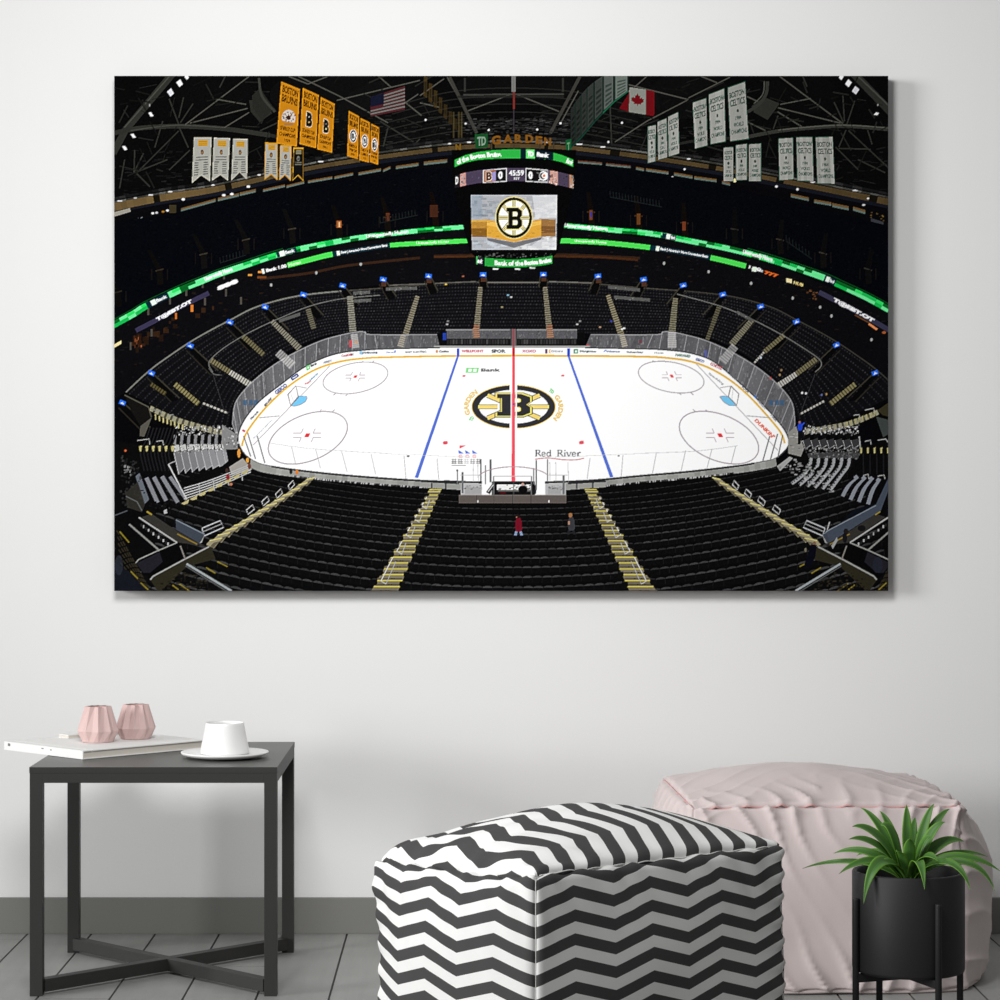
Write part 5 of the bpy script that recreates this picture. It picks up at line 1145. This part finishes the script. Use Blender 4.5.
# ---- near stands --------------------------------------------------------------------------------
near = [(113, 440)] + [(x, y + 5.4) for x, y in sub(L_edge, .735, 1, 20)] + [(x, y + 5.4) for x, y in sub(R_edge, .735, 1, 20)[::-1]] + [(889, 440), (889, 592), (113, 592)]
poly(near, (11, 11, 12))
def ry(yc, x):
    d = abs(x - 513); return yc - .00040 * d * d - 2.0e-10 * d ** 4 * (1 if d > 150 else .6)
yc_ = [496, 502.3, 508.4, 514.4, 520.6, 527, 533.8, 541, 548.8, 557.4, 566.6, 576.4, 586.6, 597, 608, 619, 630.5, 642.5, 655]
aisles = [((435.5, 489), (384, 592), 12, 27), ((590.5, 489), (643.5, 592), 12, 27)]
def row_x0(y): return 262 - max(0, (y - 470)) * .66     # left end of the near rows
for k, yc in enumerate(yc_):
    for sgn in (-1, 1):
        dx = 0.0; wseat = 5.6 + k * .38
        while dx < 372:
            x_ = 513 + sgn * (dx + wseat / 2); y_ = ry(yc, x_); slope = (ry(yc, x_ + 1) - ry(yc, x_ - 1)) / 2
            if 512 - 322 - (k * 3) < x_ < 514 + 325 + (k * 3) and y_ < 595 and y_ > 466 + max(0, abs(x_ - 513) - 250) * .05:
                h_ = wseat / 2 * .94; sh = .14 * k
                g_ = 38 + k * 1.3 + rg.uniform(-9, 9)
                lw = .72 + .045 * k
                poly([(x_ - h_, y_ - slope * h_ + .3), (x_ - h_ * .4, y_ - slope * h_ * .4 - sh * .45), (x_ + h_ * .4, y_ + slope * h_ * .4 - sh * .45), (x_ + h_, y_ + slope * h_ + .3), (x_ + h_, y_ + slope * h_ + lw), (x_ - h_, y_ - slope * h_ + lw)], (g_, g_, g_ + 1))
                hh = 2.6 + .25 * k
                poly([(x_ - h_, y_ - slope * h_ + lw), (x_ + h_, y_ + slope * h_ + lw), (x_ + h_ * .96, y_ + slope * h_ + lw + hh), (x_ - h_ * .96, y_ - slope * h_ + lw + hh)], (13, 13, 14))
                if k > 3: rect(x_ + h_ - .1, y_ + slope * h_ + .6, x_ + h_ + .45, y_ + slope * h_ + lw + hh, (26, 26, 27), .9)
            dx += wseat
for P in (nearL, nearR):
    B = [(x + (513 - x) * -.004, y + 6.2 + max(0, (abs(x - 513) - 150)) * .012) for x, y in P]
    for k in range(len(P) - 1): v_ = 150 + rg.uniform(-14, 14); poly([P[k], P[k + 1], B[k + 1], B[k]], (v_, v_, v_ - 4))
pline(nearL[4:], 1.8, (34, 36, 38)); pline(nearR[4:], 1.8, (34, 36, 38))
# concrete edge of the first row
for P in (nearL, nearR):
    B = [(x, y + 5.6) for x, y in P][8:]
    for k in range(len(B) - 1):
        n_ = 5
        for j in range(n_): p = lerp(B[k], B[k + 1], j / n_); rect(p[0], p[1], p[0] + 1.0, p[1] + 1.6, rg.choice((30, 60, 170)))
# aisles with yellow nosings
for (xa, ya), (xb, yb), w0, w1 in aisles:
    n_ = 21; s_ = -1 if xa < 513 else 1
    for k in range(n_):
        ta, tb = (k / n_) ** 1.25, ((k + 1) / n_) ** 1.25
        a_, b_ = lerp((xa, ya), (xb, yb), ta), lerp((xa, ya), (xb, yb), tb); wa, wb_ = (w0 + (w1 - w0) * ta) / 2, (w0 + (w1 - w0) * tb) / 2
        m_ = b_[1] - (b_[1] - a_[1]) * .38
        v_ = rg.uniform(.88, 1.08)
        poly([(a_[0] - wa, a_[1]), (a_[0] + wa, a_[1]), (b_[0] + wb_, b_[1]), (b_[0] - wb_, b_[1])], (124 * v_, 116 * v_, 96 * v_))
        poly([(b_[0] - wb_, m_), (b_[0] + wb_, m_), (b_[0] + wb_, b_[1] - .6), (b_[0] - wb_, b_[1] - .6)], (92 * v_, 84 * v_, 70 * v_))
        rect(a_[0] - wa, a_[1] - .2, a_[0] + wa, a_[1] + .7 + .5 * ta, (196, 184, 84))
        if k < 6: speck([(a_[0] - wa, a_[1]), (a_[0] + wa, a_[1]), (b_[0] + wb_, b_[1]), (b_[0] - wb_, b_[1])], 6, 2, .8, 150, 210, .8, (1, .97, .8))
        if k > 8: 
            for j in (-.25, .1, .3): rect(b_[0] + wb_ * j, m_, b_[0] + wb_ * j + 1.1, b_[1] - .8, (40, 38, 34))
    for t0_, t1_ in ((.12, .2), (.24, .33), (.38, .48), (.54, .64), (.72, .93)):
        a_, b_ = lerp((xa, ya), (xb, yb), t0_), lerp((xa, ya), (xb, yb), t1_); o_ = (2 + 5 * t0_) * s_
        line((a_[0] + o_, a_[1] - 4 - 3 * t0_), (b_[0] + o_ + s_ * 1, b_[1] - 4), .9, (206, 206, 204)); line((a_[0] + o_ - s_ * 3, a_[1] - 2), (b_[0] + o_ - s_ * 4, b_[1] - 1), .8, (170, 170, 168)); line((b_[0] + o_ + s_, b_[1] - 4), (b_[0] + o_ - s_ * 4, b_[1] - 1), .8, (190, 190, 188))
for (xa, ya), (xb, yb), w0, w1 in aisles:
    for k, yc in enumerate(yc_):
        for sgn in (-1, 1):
            t_ = (ry(yc, (xa + xb) / 2) + 1 - ya) / (yb - ya)
            if 0 < t_ < 1:
                x_ = lerp((xa, ya), (xb, yb), t_)[0] + sgn * (w0 + (w1 - w0) * t_) / 2; y_ = ry(yc, x_); h_ = 3 + .26 * k
                poly([(x_ + sgn * 4, y_ - .4), (x_ - sgn * 1.6, y_ - .2), (x_ - sgn * 2.2, y_ + h_ * .6), (x_ - sgn * .6, y_ + h_), (x_ + sgn * 4, y_ + h_)], (15, 15, 16)); line((x_ - sgn * 1.6, y_), (x_ + sgn * 3, y_), .9, (40, 40, 42))
# outer aisles (zigzag steps) and rails, both sides
for S_ in (0, 1):
    M_ = (lambda P: P) if S_ == 0 else mir
    pA = sp([(311, 478.5), (290, 493), (268, 507), (246, 521), (226, 533), (209, 545)], 4); n_ = 13
    for k in range(n_):
        a_, b_ = at(pA, k / n_), at(pA, (k + 1) / n_); s_ = 1 + .5 * k / n_
        poly(M_([(a_[0] + 4 * s_, a_[1] - 1.4 * s_), (a_[0] - 4.6 * s_, a_[1] + .6), (b_[0] - 2 * s_, b_[1] - .6), (b_[0] + 3.4 * s_, b_[1] + 2.2 * s_)]), (152, 144, 116))
        poly(M_([(a_[0] + 2 * s_, a_[1] + 1 * s_), (a_[0] - 2 * s_, a_[1] + 2 * s_), (b_[0] + 1 * s_, b_[1] + 1), (b_[0] + 3 * s_, b_[1] + 2 * s_)]), (96, 90, 74)); line(*M_([(a_[0] + 4 * s_, a_[1] - 1.2 * s_), (a_[0] - 4.6 * s_, a_[1] + .8)]), 1, (206, 194, 120))
    for x_, y_, w_ in ((291.4, 483.6, 5), (279, 492, 5.5), (265.5, 499.5, 6), (250.4, 508, 6.4)): 
        P = M_([(x_ - w_ * .62, y_ + 1.8), (x_ + w_ * .34, y_ - 3.4), (x_ + w_ * .62, y_ + 1), (x_ - w_ * .36, y_ + 6.2)]); pline(P + P[:1], .9, (186, 186, 184))
    P = M_(a2(575, 550, 690, 502, 710, 545, 590, 598)); pline(P + P[:1], 1.1, (176, 178, 180)); line(*M_(a2(582, 572, 700, 522)), .8, (150, 150, 150))
    # concourse wall, vomitory, lower corner
    poly(M_(a2(410, 498, 590, 588, 560, 645, 415, 560)), (62, 68, 78)); line(*M_(a2(412, 498, 592, 588)), 1.0, (120, 130, 138)); poly(M_(a2(560, 645, 592, 590, 585, 610, 575, 640)), (150, 152, 150))
    poly(M_(a2(200, 480, 430, 640, 600, 660, 560, 645, 415, 565, 260, 460)), (52, 50, 46)); line(*M_(a2(420, 585, 545, 650)), 1.2, (132, 112, 44)); line(*M_(a2(230, 445, 262, 466)), 1.6, (150, 132, 50))
    poly(M_(a2(250, 870, 470, 742, 632, 668, 660, 742, 480, 790, 320, 940, 300, 945)), (44, 41, 30)); poly(M_(a2(300, 690, 420, 640, 480, 690, 465, 742, 250, 868, 200, 830, 165, 768)), (10, 10, 11)); poly(M_(a2(165, 770, 310, 700, 330, 760, 250, 830, 210, 830)), (32, 32, 38))
    pline(M_(a2(160, 768, 180, 745, 300, 690, 420, 640)), 1.2, (142, 142, 138)); pline(M_(a2(252, 872, 270, 850, 470, 742, 620, 665)), 1.6, (150, 150, 146)); line(*M_(a2(440, 660, 470, 742)), 1.4, (120, 116, 112)); line(*M_(a2(478, 772, 760, 942)), 2.2, (150, 156, 158)); line(*M_(a2(472, 786, 730, 944)), .8, (90, 92, 92))
    line(*M_(a2(180, 482, 420, 640)), 1.6, (160, 160, 158)); line(*M_(a2(120, 525, 310, 690)), 1.8, (132, 132, 128))
    for k in range(7):
        p, q = M_(a2(40 + 4 * k, 560 + 40 * k, 230 + 12 * k, 900 + 26 * k)); line(p, q, 1.2, (44, 40, 30)); 
        for j in range(10): c_ = lerp(p, q, j / 10); ell(c_[0], c_[1], .9, .8, (12, 12, 12))
    for k in range(12): c_ = M_([lerp(*a2(195, 530, 380, 660), k / 12)])[0]; rect(c_[0] - .8, c_[1] - 1.4, c_[0] + .8, c_[1] + 1.4, (156, 156, 156) if k % 2 else (36, 36, 36))
    for q in (a2(60, 570, 120, 640), a2(130, 820, 175, 865), a2(190, 890, 240, 935), a2(430, 895, 500, 945), a2(390, 905, 430, 935), a2(600, 795, 660, 832), a2(670, 758, 735, 790)): line(*M_(q), 1.3, (132, 118, 40), .9)
    speck(M_(a2(310, 880, 470, 790, 700, 944, 300, 944)), 120, 2.6, 1.4, 20, 50, .8, (1.1, 1, .75))
    if S_ == 0: poly(M_(a2(25, 760, 130, 830, 240, 944, 25, 944)), (22, 24, 32)); ell(119, 565, 4, 10, (44, 48, 58), .7)
# left block of bright seats beside the corner
for k in range(8):
    x_, y_ = 400 + 43 * k, 765 - 3 * k
    poly(a1(x_, y_, x_ + 36, y_ - 12, x_ + 68, y_ + 92, x_ + 30, y_ + 138 - 4 * k), (112 + 5 * k, 112 + 5 * k, 114 + 5 * k)); pline(a1(x_, y_, x_ + 30, y_ + 136 - 4 * k, x_ + 66, y_ + 94), .8, (176, 176, 178)); poly(a1(x_ + 36, y_ - 10, x_ + 44, y_ - 14, x_ + 74, y_ + 92, x_ + 68, y_ + 92), (14, 14, 15))
    poly(a1(x_ - 6, y_ - 40, x_ + 30, y_ - 52, x_ + 36, y_ - 14, x_ + 2, y_ - 2), (182, 182, 180)); speck(a1(x_ - 6, y_ - 60, x_ + 36, y_ - 60, x_ + 36, y_, x_, y_), 14, 1.2, 1.2, 60, 235, .9)
    poly(a1(x_ + 20, 650, x_ + 52, 655, x_ + 46, 715, x_ + 14, 712), (14, 14, 15)); speck(a1(x_ + 5, 590, x_ + 60, 600, x_ + 60, 655, x_ + 5, 650), 18, 1.3, 1.3, 90, 225, .9); poly(a1(x_, 655, x_ + 18, 652, x_ + 12, 715, x_ - 6, 712), (126, 126, 128))
poly(a1(700, 590, 790, 650, 800, 740, 720, 760, 700, 700), (128, 128, 128)); speck(a1(700, 580, 800, 640, 800, 740, 720, 750), 60, 1.4, 1.6, 60, 215, .85)
poly(a1(440, 935, 700, 850, 760, 800, 790, 850, 470, 1000), (12, 12, 12)); poly(a1(725, 745, 800, 745, 812, 800, 760, 800, 745, 850), (11, 11, 12)); poly(a1(745, 855, 830, 800, 890, 870, 760, 905), (156, 152, 146))
for k in range(9):
    x_ = 210 + 22 * k
    pline(sp(a1(x_ + 40, 610, x_ + 10, 700, x_ - 20, 760, x_ + 5, 880), 5), 1.3, (27, 27, 29))
for x0_, y0_, x1_, y1_, w_ in ((228, 235, 298, 390, 4), (275, 230, 352, 378, 4), (325, 226, 425, 388, 4.2), (375, 228, 480, 372, 3.4)): pline(a2(x0_, y0_, x1_, y1_), w_, (126, 128, 134)); pline(a2(x0_ + 22, y0_, x1_ + 20, y1_), 2, (14, 14, 15))
poly(a2(160, 225, 185, 205, 245, 370, 215, 402), (98, 104, 112)); pline(a2(365, 150, 480, 370), 1.2, (190, 190, 190)); pline(a2(365, 150, 410, 130), 1, (150, 150, 150))
for k in range(5): pline(sp(a2(462, 300 + 17 * k, 640, 245 + 15 * k, 880, 150 + 12 * k), 5), .9, (178, 178, 178)); 
for x_, y_ in ((555, 275), (645, 245), (735, 212), (820, 180)): line(*a2(x_, y_, x_ + 8, y_ + 72), 1, (160, 160, 160))
for k in range(8): x_, y_ = 470 + 53 * k, 385 - 27 * k; poly(a2(x_ - 24, y_ + 10, x_ + 24, y_ - 16, x_ + 18, y_ + 10, x_ - 8, y_ + 18), (176, 166, 118))
poly(a1(190, 600, 262, 545, 215, 665, 185, 662), (84, 82, 74)); poly(a1(95, 412, 230, 480, 262, 545, 190, 600, 130, 500), (20, 19, 17)); pline(a1(90, 405, 240, 480, 260, 545), 1.1, (84, 82, 70)); pline(a1(170, 690, 245, 680, 250, 715), 1.0, (150, 150, 148)); pline(a1(290, 695, 330, 690, 335, 718), 1.0, (150, 150, 148)); pline(a1(255, 495, 315, 505, 325, 530), 1, (130, 130, 126)); pline(a1(365, 530, 395, 528, 400, 552), 1, (130, 130, 126))
for k in range(6): x_ = 180 + 40 * k; poly(a1(x_, 725, x_ + 20, 722, x_ + 16, 758, x_ + 6, 758), (176, 168, 112))
for k in range(8): x_ = 280 + 24 * k; poly(a1(x_, 528 + 9 * k, x_ + 10, 526 + 9 * k, x_ + 10, 560 + 9 * k, x_ + 2, 560 + 9 * k), (168, 160, 112))
speck(a2(60, 80, 160, 120, 220, 330, 120, 420, 60, 380), 120, 2, 2, 18, 60, .7); poly(a2(95, 330, 175, 260, 220, 400, 200, 450, 110, 420), (52, 50, 44), .8); speck(a2(80, 150, 130, 160, 140, 210, 90, 210), 22, 1.6, 1.8, 70, 150, .8); pline(a2(100, 350, 170, 385, 200, 440), 1, (96, 98, 98)); pline(a2(30, 470, 110, 440), 1.2, (72, 76, 80)); speck(a2(240, 380, 380, 380, 380, 460, 240, 440), 50, 2, 2, 6, 22); poly(a2(335, 440, 355, 430, 358, 455, 340, 462), 170); ell(125.4, 450.4, 1.2, 1.2, (190, 92, 50))
# people near the left corner
for x_, y_, c_, h_ in ((239, 453, (206, 140, 60), 9), (247.6, 460, (214, 150, 60), 5), (249.4, 466, (110, 60, 44), 6), (228, 477, (140, 30, 40), 6), (227, 470.6, (60, 44, 40), 5), (291, 471, (36, 30, 28), 6), (297, 472, (206, 120, 50), 5), (231, 484, (170, 110, 80), 3)): ell(x_, y_, 1.6, h_ / 2, c_)
# right block
for k in range(7):
    x_ = 395 + 50 * k
    poly(a5(x_, 690, x_ + 40, 672 + 1 * k, x_ + 46, 720, x_ + 10, 742), (54, 54, 56)); pline(a5(x_ - 2, 690, x_ + 12, 742, x_ + 46, 720), .8, (150, 150, 152)); speck(a5(x_, 600, x_ + 44, 590, x_ + 46, 640, x_, 650), 26, 1.3, 1.4, 90, 225, .9); poly(a5(x_ + 16, 655, x_ + 48, 640, x_ + 48, 668, x_ + 18, 682), (14, 14, 15)); speck(a5(x_, 735, x_ + 46, 728, x_ + 50, 770, x_ + 20, 775), 14, 1.4, 1.4, 60, 170, .9)
poly(a5(420, 770, 700, 760, 745, 770, 740, 800, 430, 800), (62, 62, 64)); speck(a5(420, 750, 740, 740, 740, 800, 430, 800), 150, 1.4, 1.4, 40, 130, .9); pline(a5(745, 665, 752, 740), 1.4, (150, 150, 150))
for k in range(6):
    x_ = 445 + 48 * k; P = sp(a5(x_, 798, x_ - 10, 850, x_ - 50, 905, x_ - 120, 960 + 8 * k), 6); pline(P, 3.4, (150, 152, 154)); pline(offs(P, -2.6), 2.4, (16, 16, 17)); pline(offs(P, 1.8), .7, (90, 90, 92))
    for j in range(12): p = at(P, j / 12); rect(p[0] - 2.6, p[1], p[0] - 1.4, p[1] + 1.2, (10, 10, 10))
for k in range(5): x_, y_ = 285 + 44 * k, 815 + 15 * k; poly(a5(x_, y_, x_ + 40, y_ - 30, x_ + 30, y_, x_ - 10, y_ + 26), (14, 14, 15)); 
poly(a5(230, 850, 310, 790, 330, 800, 250, 880), (160, 160, 158)); speck(a5(225, 850, 330, 790, 560, 900, 620, 990, 560, 1010), 190, 2.4, 1.5, 120, 190, .75)
for x0_, y0_, x1_, y1_ in ((735, 225, 640, 350), (782, 228, 690, 372), (828, 232, 742, 385), (872, 240, 800, 400)): pline(sp(a6(x0_, y0_, (x0_ + x1_) / 2 - 6, (y0_ + y1_) / 2 - 12, x1_, y1_), 5), 4, (132, 136, 144)); pline(sp(a6(x0_ - 24, y0_ + 10, (x0_ + x1_) / 2 - 28, (y0_ + y1_) / 2 - 8, x1_ - 20, y1_), 5), 2.4, (14, 14, 15))
poly(a6(540, 575, 850, 400, 925, 240, 925, 320, 880, 440, 560, 640), (68, 76, 88)); line(*a6(535, 572, 850, 408), 1.0, (122, 130, 138)); poly(a6(620, 520, 720, 430, 850, 395, 720, 470), (14, 18, 24)); line(*a6(560, 510, 545, 560), 1.2, (160, 160, 160))
poly(a5(300, 640, 350, 600, 400, 740, 380, 790, 300, 770), (140, 138, 132)); speck(a5(300, 640, 360, 640, 400, 760, 310, 770), 40, 3, .9, 90, 190, .8)
for k in range(6): x_ = 750 + 42 * k; poly(a5(x_, 735, x_ + 14, 732, x_ + 12, 768, x_ + 2, 768), (176, 168, 112)); pline(a5(x_ + 20, 770, x_ + 22, 900), 1.2, (27, 27, 29))
for q in (a5(780, 695, 815, 688, 820, 715), a5(860, 688, 910, 680, 925, 700), a5(710, 532, 745, 528, 748, 548), a5(780, 500, 835, 488, 842, 515), a5(770, 908, 800, 900, 806, 930), a5(860, 912, 900, 905, 906, 930)): pline(q, 1.0, (150, 150, 148))
poly(a5(860, 500, 925, 455, 925, 540, 890, 530), (52, 48, 32)); poly(a5(850, 540, 925, 560, 925, 650, 895, 670), (60, 66, 64))
for k in range(8): x_, y_ = 665 + 24 * k, 590 - 9 * k; poly(a5(x_, y_ - 16, x_ + 9, y_ - 20, x_ + 11, y_ + 10, x_ + 3, y_ + 12), (164, 158, 112))
ell(*a5(375, 605)[0], 2.4, 4.4, (34, 66, 190)); poly(a5(362, 630, 386, 630, 378, 715, 360, 715), (16, 16, 18)); ell(*a5(372, 575)[0], 1.2, 1.2, (150, 100, 80)); line(*a5(382, 600, 402, 578), 1.4, (44, 76, 200))
for p, c_ in ((a5(190, 300)[0], (180, 90, 90)), (a5(248, 280)[0], (150, 126, 90)), (a5(258, 250)[0], (120, 100, 70)), (a5(388, 392)[0], 200), (a5(412, 395)[0], 190), (a5(540, 400)[0], (150, 120, 70)), (a5(510, 405)[0], (80, 90, 130)), (a5(130, 172)[0], (170, 180, 190))): ell(p[0], p[1], 1.1, 1.3, c_)
# figures in the right corner aisle
ell(*a6(465, 645)[0], 1.6, 1.8, (120, 90, 70)); poly(a6(445, 650, 480, 655, 470, 730, 440, 790, 395, 800, 420, 720), (12, 12, 22)); ell(*a6(410, 685)[0], 1.2, 2, (110, 104, 90)); ell(*a6(662, 570)[0], 2.4, 3, (34, 30, 28)); ell(*a6(655, 610)[0], 2.4, 5, (24, 24, 28)); poly(a6(570, 660, 605, 605, 612, 625, 580, 680), (150, 150, 150)); ell(*a6(860, 780)[0], 5, 8, (36, 38, 48)); ell(*a6(760, 550)[0], 4, 3, (22, 22, 24))
# ---- penalty boxes and timekeeper -----------------------------------------------------------------
for x_ in (422, 432): pass
poly([(420, 481.4), (461, 483), (461, 489.8), (420, 487)], (150, 150, 146)); poly([(566, 483), (606, 481), (606, 487), (566, 489.8)], (150, 150, 146))
for x0_ in (431, 445, 576, 592): rect(x0_, 482.6, x0_ + 1.6, 488.6, (70, 72, 74))
line((421, 481), (459, 483.2), 1.6, (40, 42, 44)); line((568, 483.2), (606, 481), 1.6, (40, 42, 44))
rect(461, 483, 482, 495.4, (178, 178, 178)); rect(545, 483, 566, 495.4, (178, 178, 178)); rect(465, 487, 481, 494, (160, 160, 160)); rect(548, 487, 561, 494, (160, 160, 160)); speck([(464, 485), (482, 485), (482, 489), (464, 489)], 20, 1.4, .8, 90, 150); speck([(547, 485), (562, 485), (562, 489), (547, 489)], 20, 1.4, .8, 90, 150)
rect(482, 466, 492, 495, 252); rect(535, 466, 545.4, 495, 252)
line((444, 480.8), (482, 482.4), 1.8, (40, 42, 44)); line((545, 482.4), (585, 480.8), 1.8, (40, 42, 44))
rect(493, 481.6, 535, 494.6, (20, 20, 21)); rect(497, 484.4, 531, 489.6, (232, 232, 230)); line((494, 481.6), (534, 481.6), 1.2, (48, 48, 50)); speck([(497, 484), (531, 484), (531, 490), (497, 490)], 26, 2, 1.2, 20, 150, .9); rect(498, 489.8, 531, 491.4, (110, 108, 104)); rect(500, 491.6, 506, 494, (74, 20, 24))
poly([(486, 492), (492, 484), (494.4, 484), (490, 494)], (26, 26, 28)); line((488, 491.6), (493.4, 484.4), .8, 210); poly([(532, 494), (535.6, 484), (537, 484), (536, 494)], (30, 30, 32))
ell(523, 489.2, 4.6, 4, (12, 12, 13)); ell(522.8, 483.8, 1.3, 1.3, (190, 140, 120))
rect(459, 495, 566.4, 503, (92, 84, 80)); line((459, 495), (566.4, 495), .8, (130, 122, 116)); 
for x_ in (476.6, 494, 512.6, 531): line((x_, 495), (x_, 503), .5, (62, 56, 54))
for x_ in (478, 549): rect(x_ - .6, 500, x_ + .6, 502.4, 225)
for x_, y0_, y1_, w_ in ((462.6, 472, 493, 2.2), (481, 459, 481, 1.2), (485.4, 465, 484, 1), (490.6, 459.4, 482, 1.8), (493.8, 476, 495, 1.2), (531.6, 476, 495, 1), (536.4, 460, 490, 1.4), (533.8, 468, 484, .9), (547.4, 459, 482, 1.2), (563.6, 475, 494, 2), (457.4, 470, 484, .8)): rect(x_ - w_ / 2, y0_, x_ + w_ / 2, y1_, (104, 106, 108))
for x_ in (473, 477.8, 549.6, 555.6, 568): line((x_, 462), (x_ + .6, 482), .4, 170)
ell(457.2, 470.4, .9, 1.2, (60, 60, 60)); line((494, 476), (532, 476), .6, 170); line((460, 475), (481, 475), .4, 190); line((548, 475), (568, 475), .4, 190)
pline(arc(513.6, 479, 36, 12.4, 197, 343), .8, (160, 138, 146)); line((513.6, 482), (513.8, 503), .6, (90, 90, 90))
# fans standing in the near centre rows
def person_(x, y, c_, h_, hair, legs):
    poly([(x - 3.0, y + 2), (x - 1.6, y - 1), (x + 1.6, y - 1.4), (x + 3.4, y + 2.6), (x + 3.8, y + 10), (x + 2.6, y + 12.4), (x - 2.6, y + 12.4), (x - 3.2, y + 7)], c_); ell(x - .8, y - 3, 1.9, 2.3, hair); rect(x - 2.4, y - 2.8, x - 1, y - 1.2, (150, 108, 92))
    poly([(x - 3.2, y + 12), (x - .8, y + 12.4), (x - 1.6, y + 16.4), (x - 4.4, y + 16)], legs); poly([(x + .8, y + 12.4), (x + 3.2, y + 12), (x + 4.8, y + 16), (x + 2.2, y + 16.4)], legs)
person_(518.4, 519, (112, 20, 36), 12, (30, 24, 22), (126, 146, 176)); person_(571.2, 518, (56, 58, 62), 11, (150, 104, 62), (34, 34, 38)); rect(568, 521, 570, 524.4, (170, 130, 110))

# ---- to the canvas: a crisp edge, a little grain, then one flat sheet ---------------------------
img = buf.reshape(GH, 2, GW, 2, 3).mean(axis=(1, 3))
pad = np.pad(img, ((2, 2), (2, 2), (0, 0)), mode='edge'); k1 = (.1, .24, .32, .24, .1)
soft = sum(k1[i] * pad[:, i:i + GW] for i in range(5)); soft = sum(k1[i] * soft[i:i + GH] for i in range(5))
img = img + .75 * (img - soft)                       # crisp, slightly over-sharpened print
rs = np.random.RandomState(4); gr = rs.normal(0, 1, (GH, GW, 1)).astype(np.float32)
img = np.clip(img + gr * 2.2 * (img < 236), 2, 255) / 255.0
linr = np.where(img <= .04045, img / 12.92, ((img + .055) / 1.055) ** 2.4) * PRINT_GAIN
xs = np.linspace(CX0 - ox, CX1 - ox, GW); zs = np.linspace(CZ1 - oz, CZ0 - oz, GH)
co = np.zeros((GH, GW, 3), np.float32); co[..., 0] = xs[None, :]; co[..., 2] = zs[:, None]; co[..., 1] = CYF - WALL
idx = np.arange(GH * GW, dtype=np.int32).reshape(GH, GW)
fa = np.stack([idx[1:, :-1], idx[1:, 1:], idx[:-1, 1:], idx[:-1, :-1]], axis=-1).reshape(-1)
nf = (GH - 1) * (GW - 1)
me = bpy.data.meshes.new('printed_picture')
me.vertices.add(GH * GW); me.vertices.foreach_set('co', co.reshape(-1))
me.loops.add(nf * 4); me.loops.foreach_set('vertex_index', fa)
me.polygons.add(nf); me.polygons.foreach_set('loop_start', np.arange(0, nf * 4, 4, dtype=np.int32))
me.update(calc_edges=True)
ca = me.color_attributes.new('ink', 'FLOAT_COLOR', 'POINT')
rgba = np.ones((GH * GW, 4), np.float32); rgba[:, :3] = linr.reshape(-1, 3); ca.data.foreach_set('color', rgba.reshape(-1))
M_ink_ = bpy.data.materials.new('canvas_ink'); M_ink_.use_nodes = True
nt = M_ink_.node_tree; b = nt.nodes['Principled BSDF']; vc = nt.nodes.new('ShaderNodeVertexColor'); vc.layer_name = 'ink'
nt.links.new(vc.outputs['Color'], b.inputs['Base Color']); b.inputs['Roughness'].default_value = .9; b.inputs['Specular IOR Level'].default_value = 0.0
obj('printed_picture', me, M_ink_, cv)
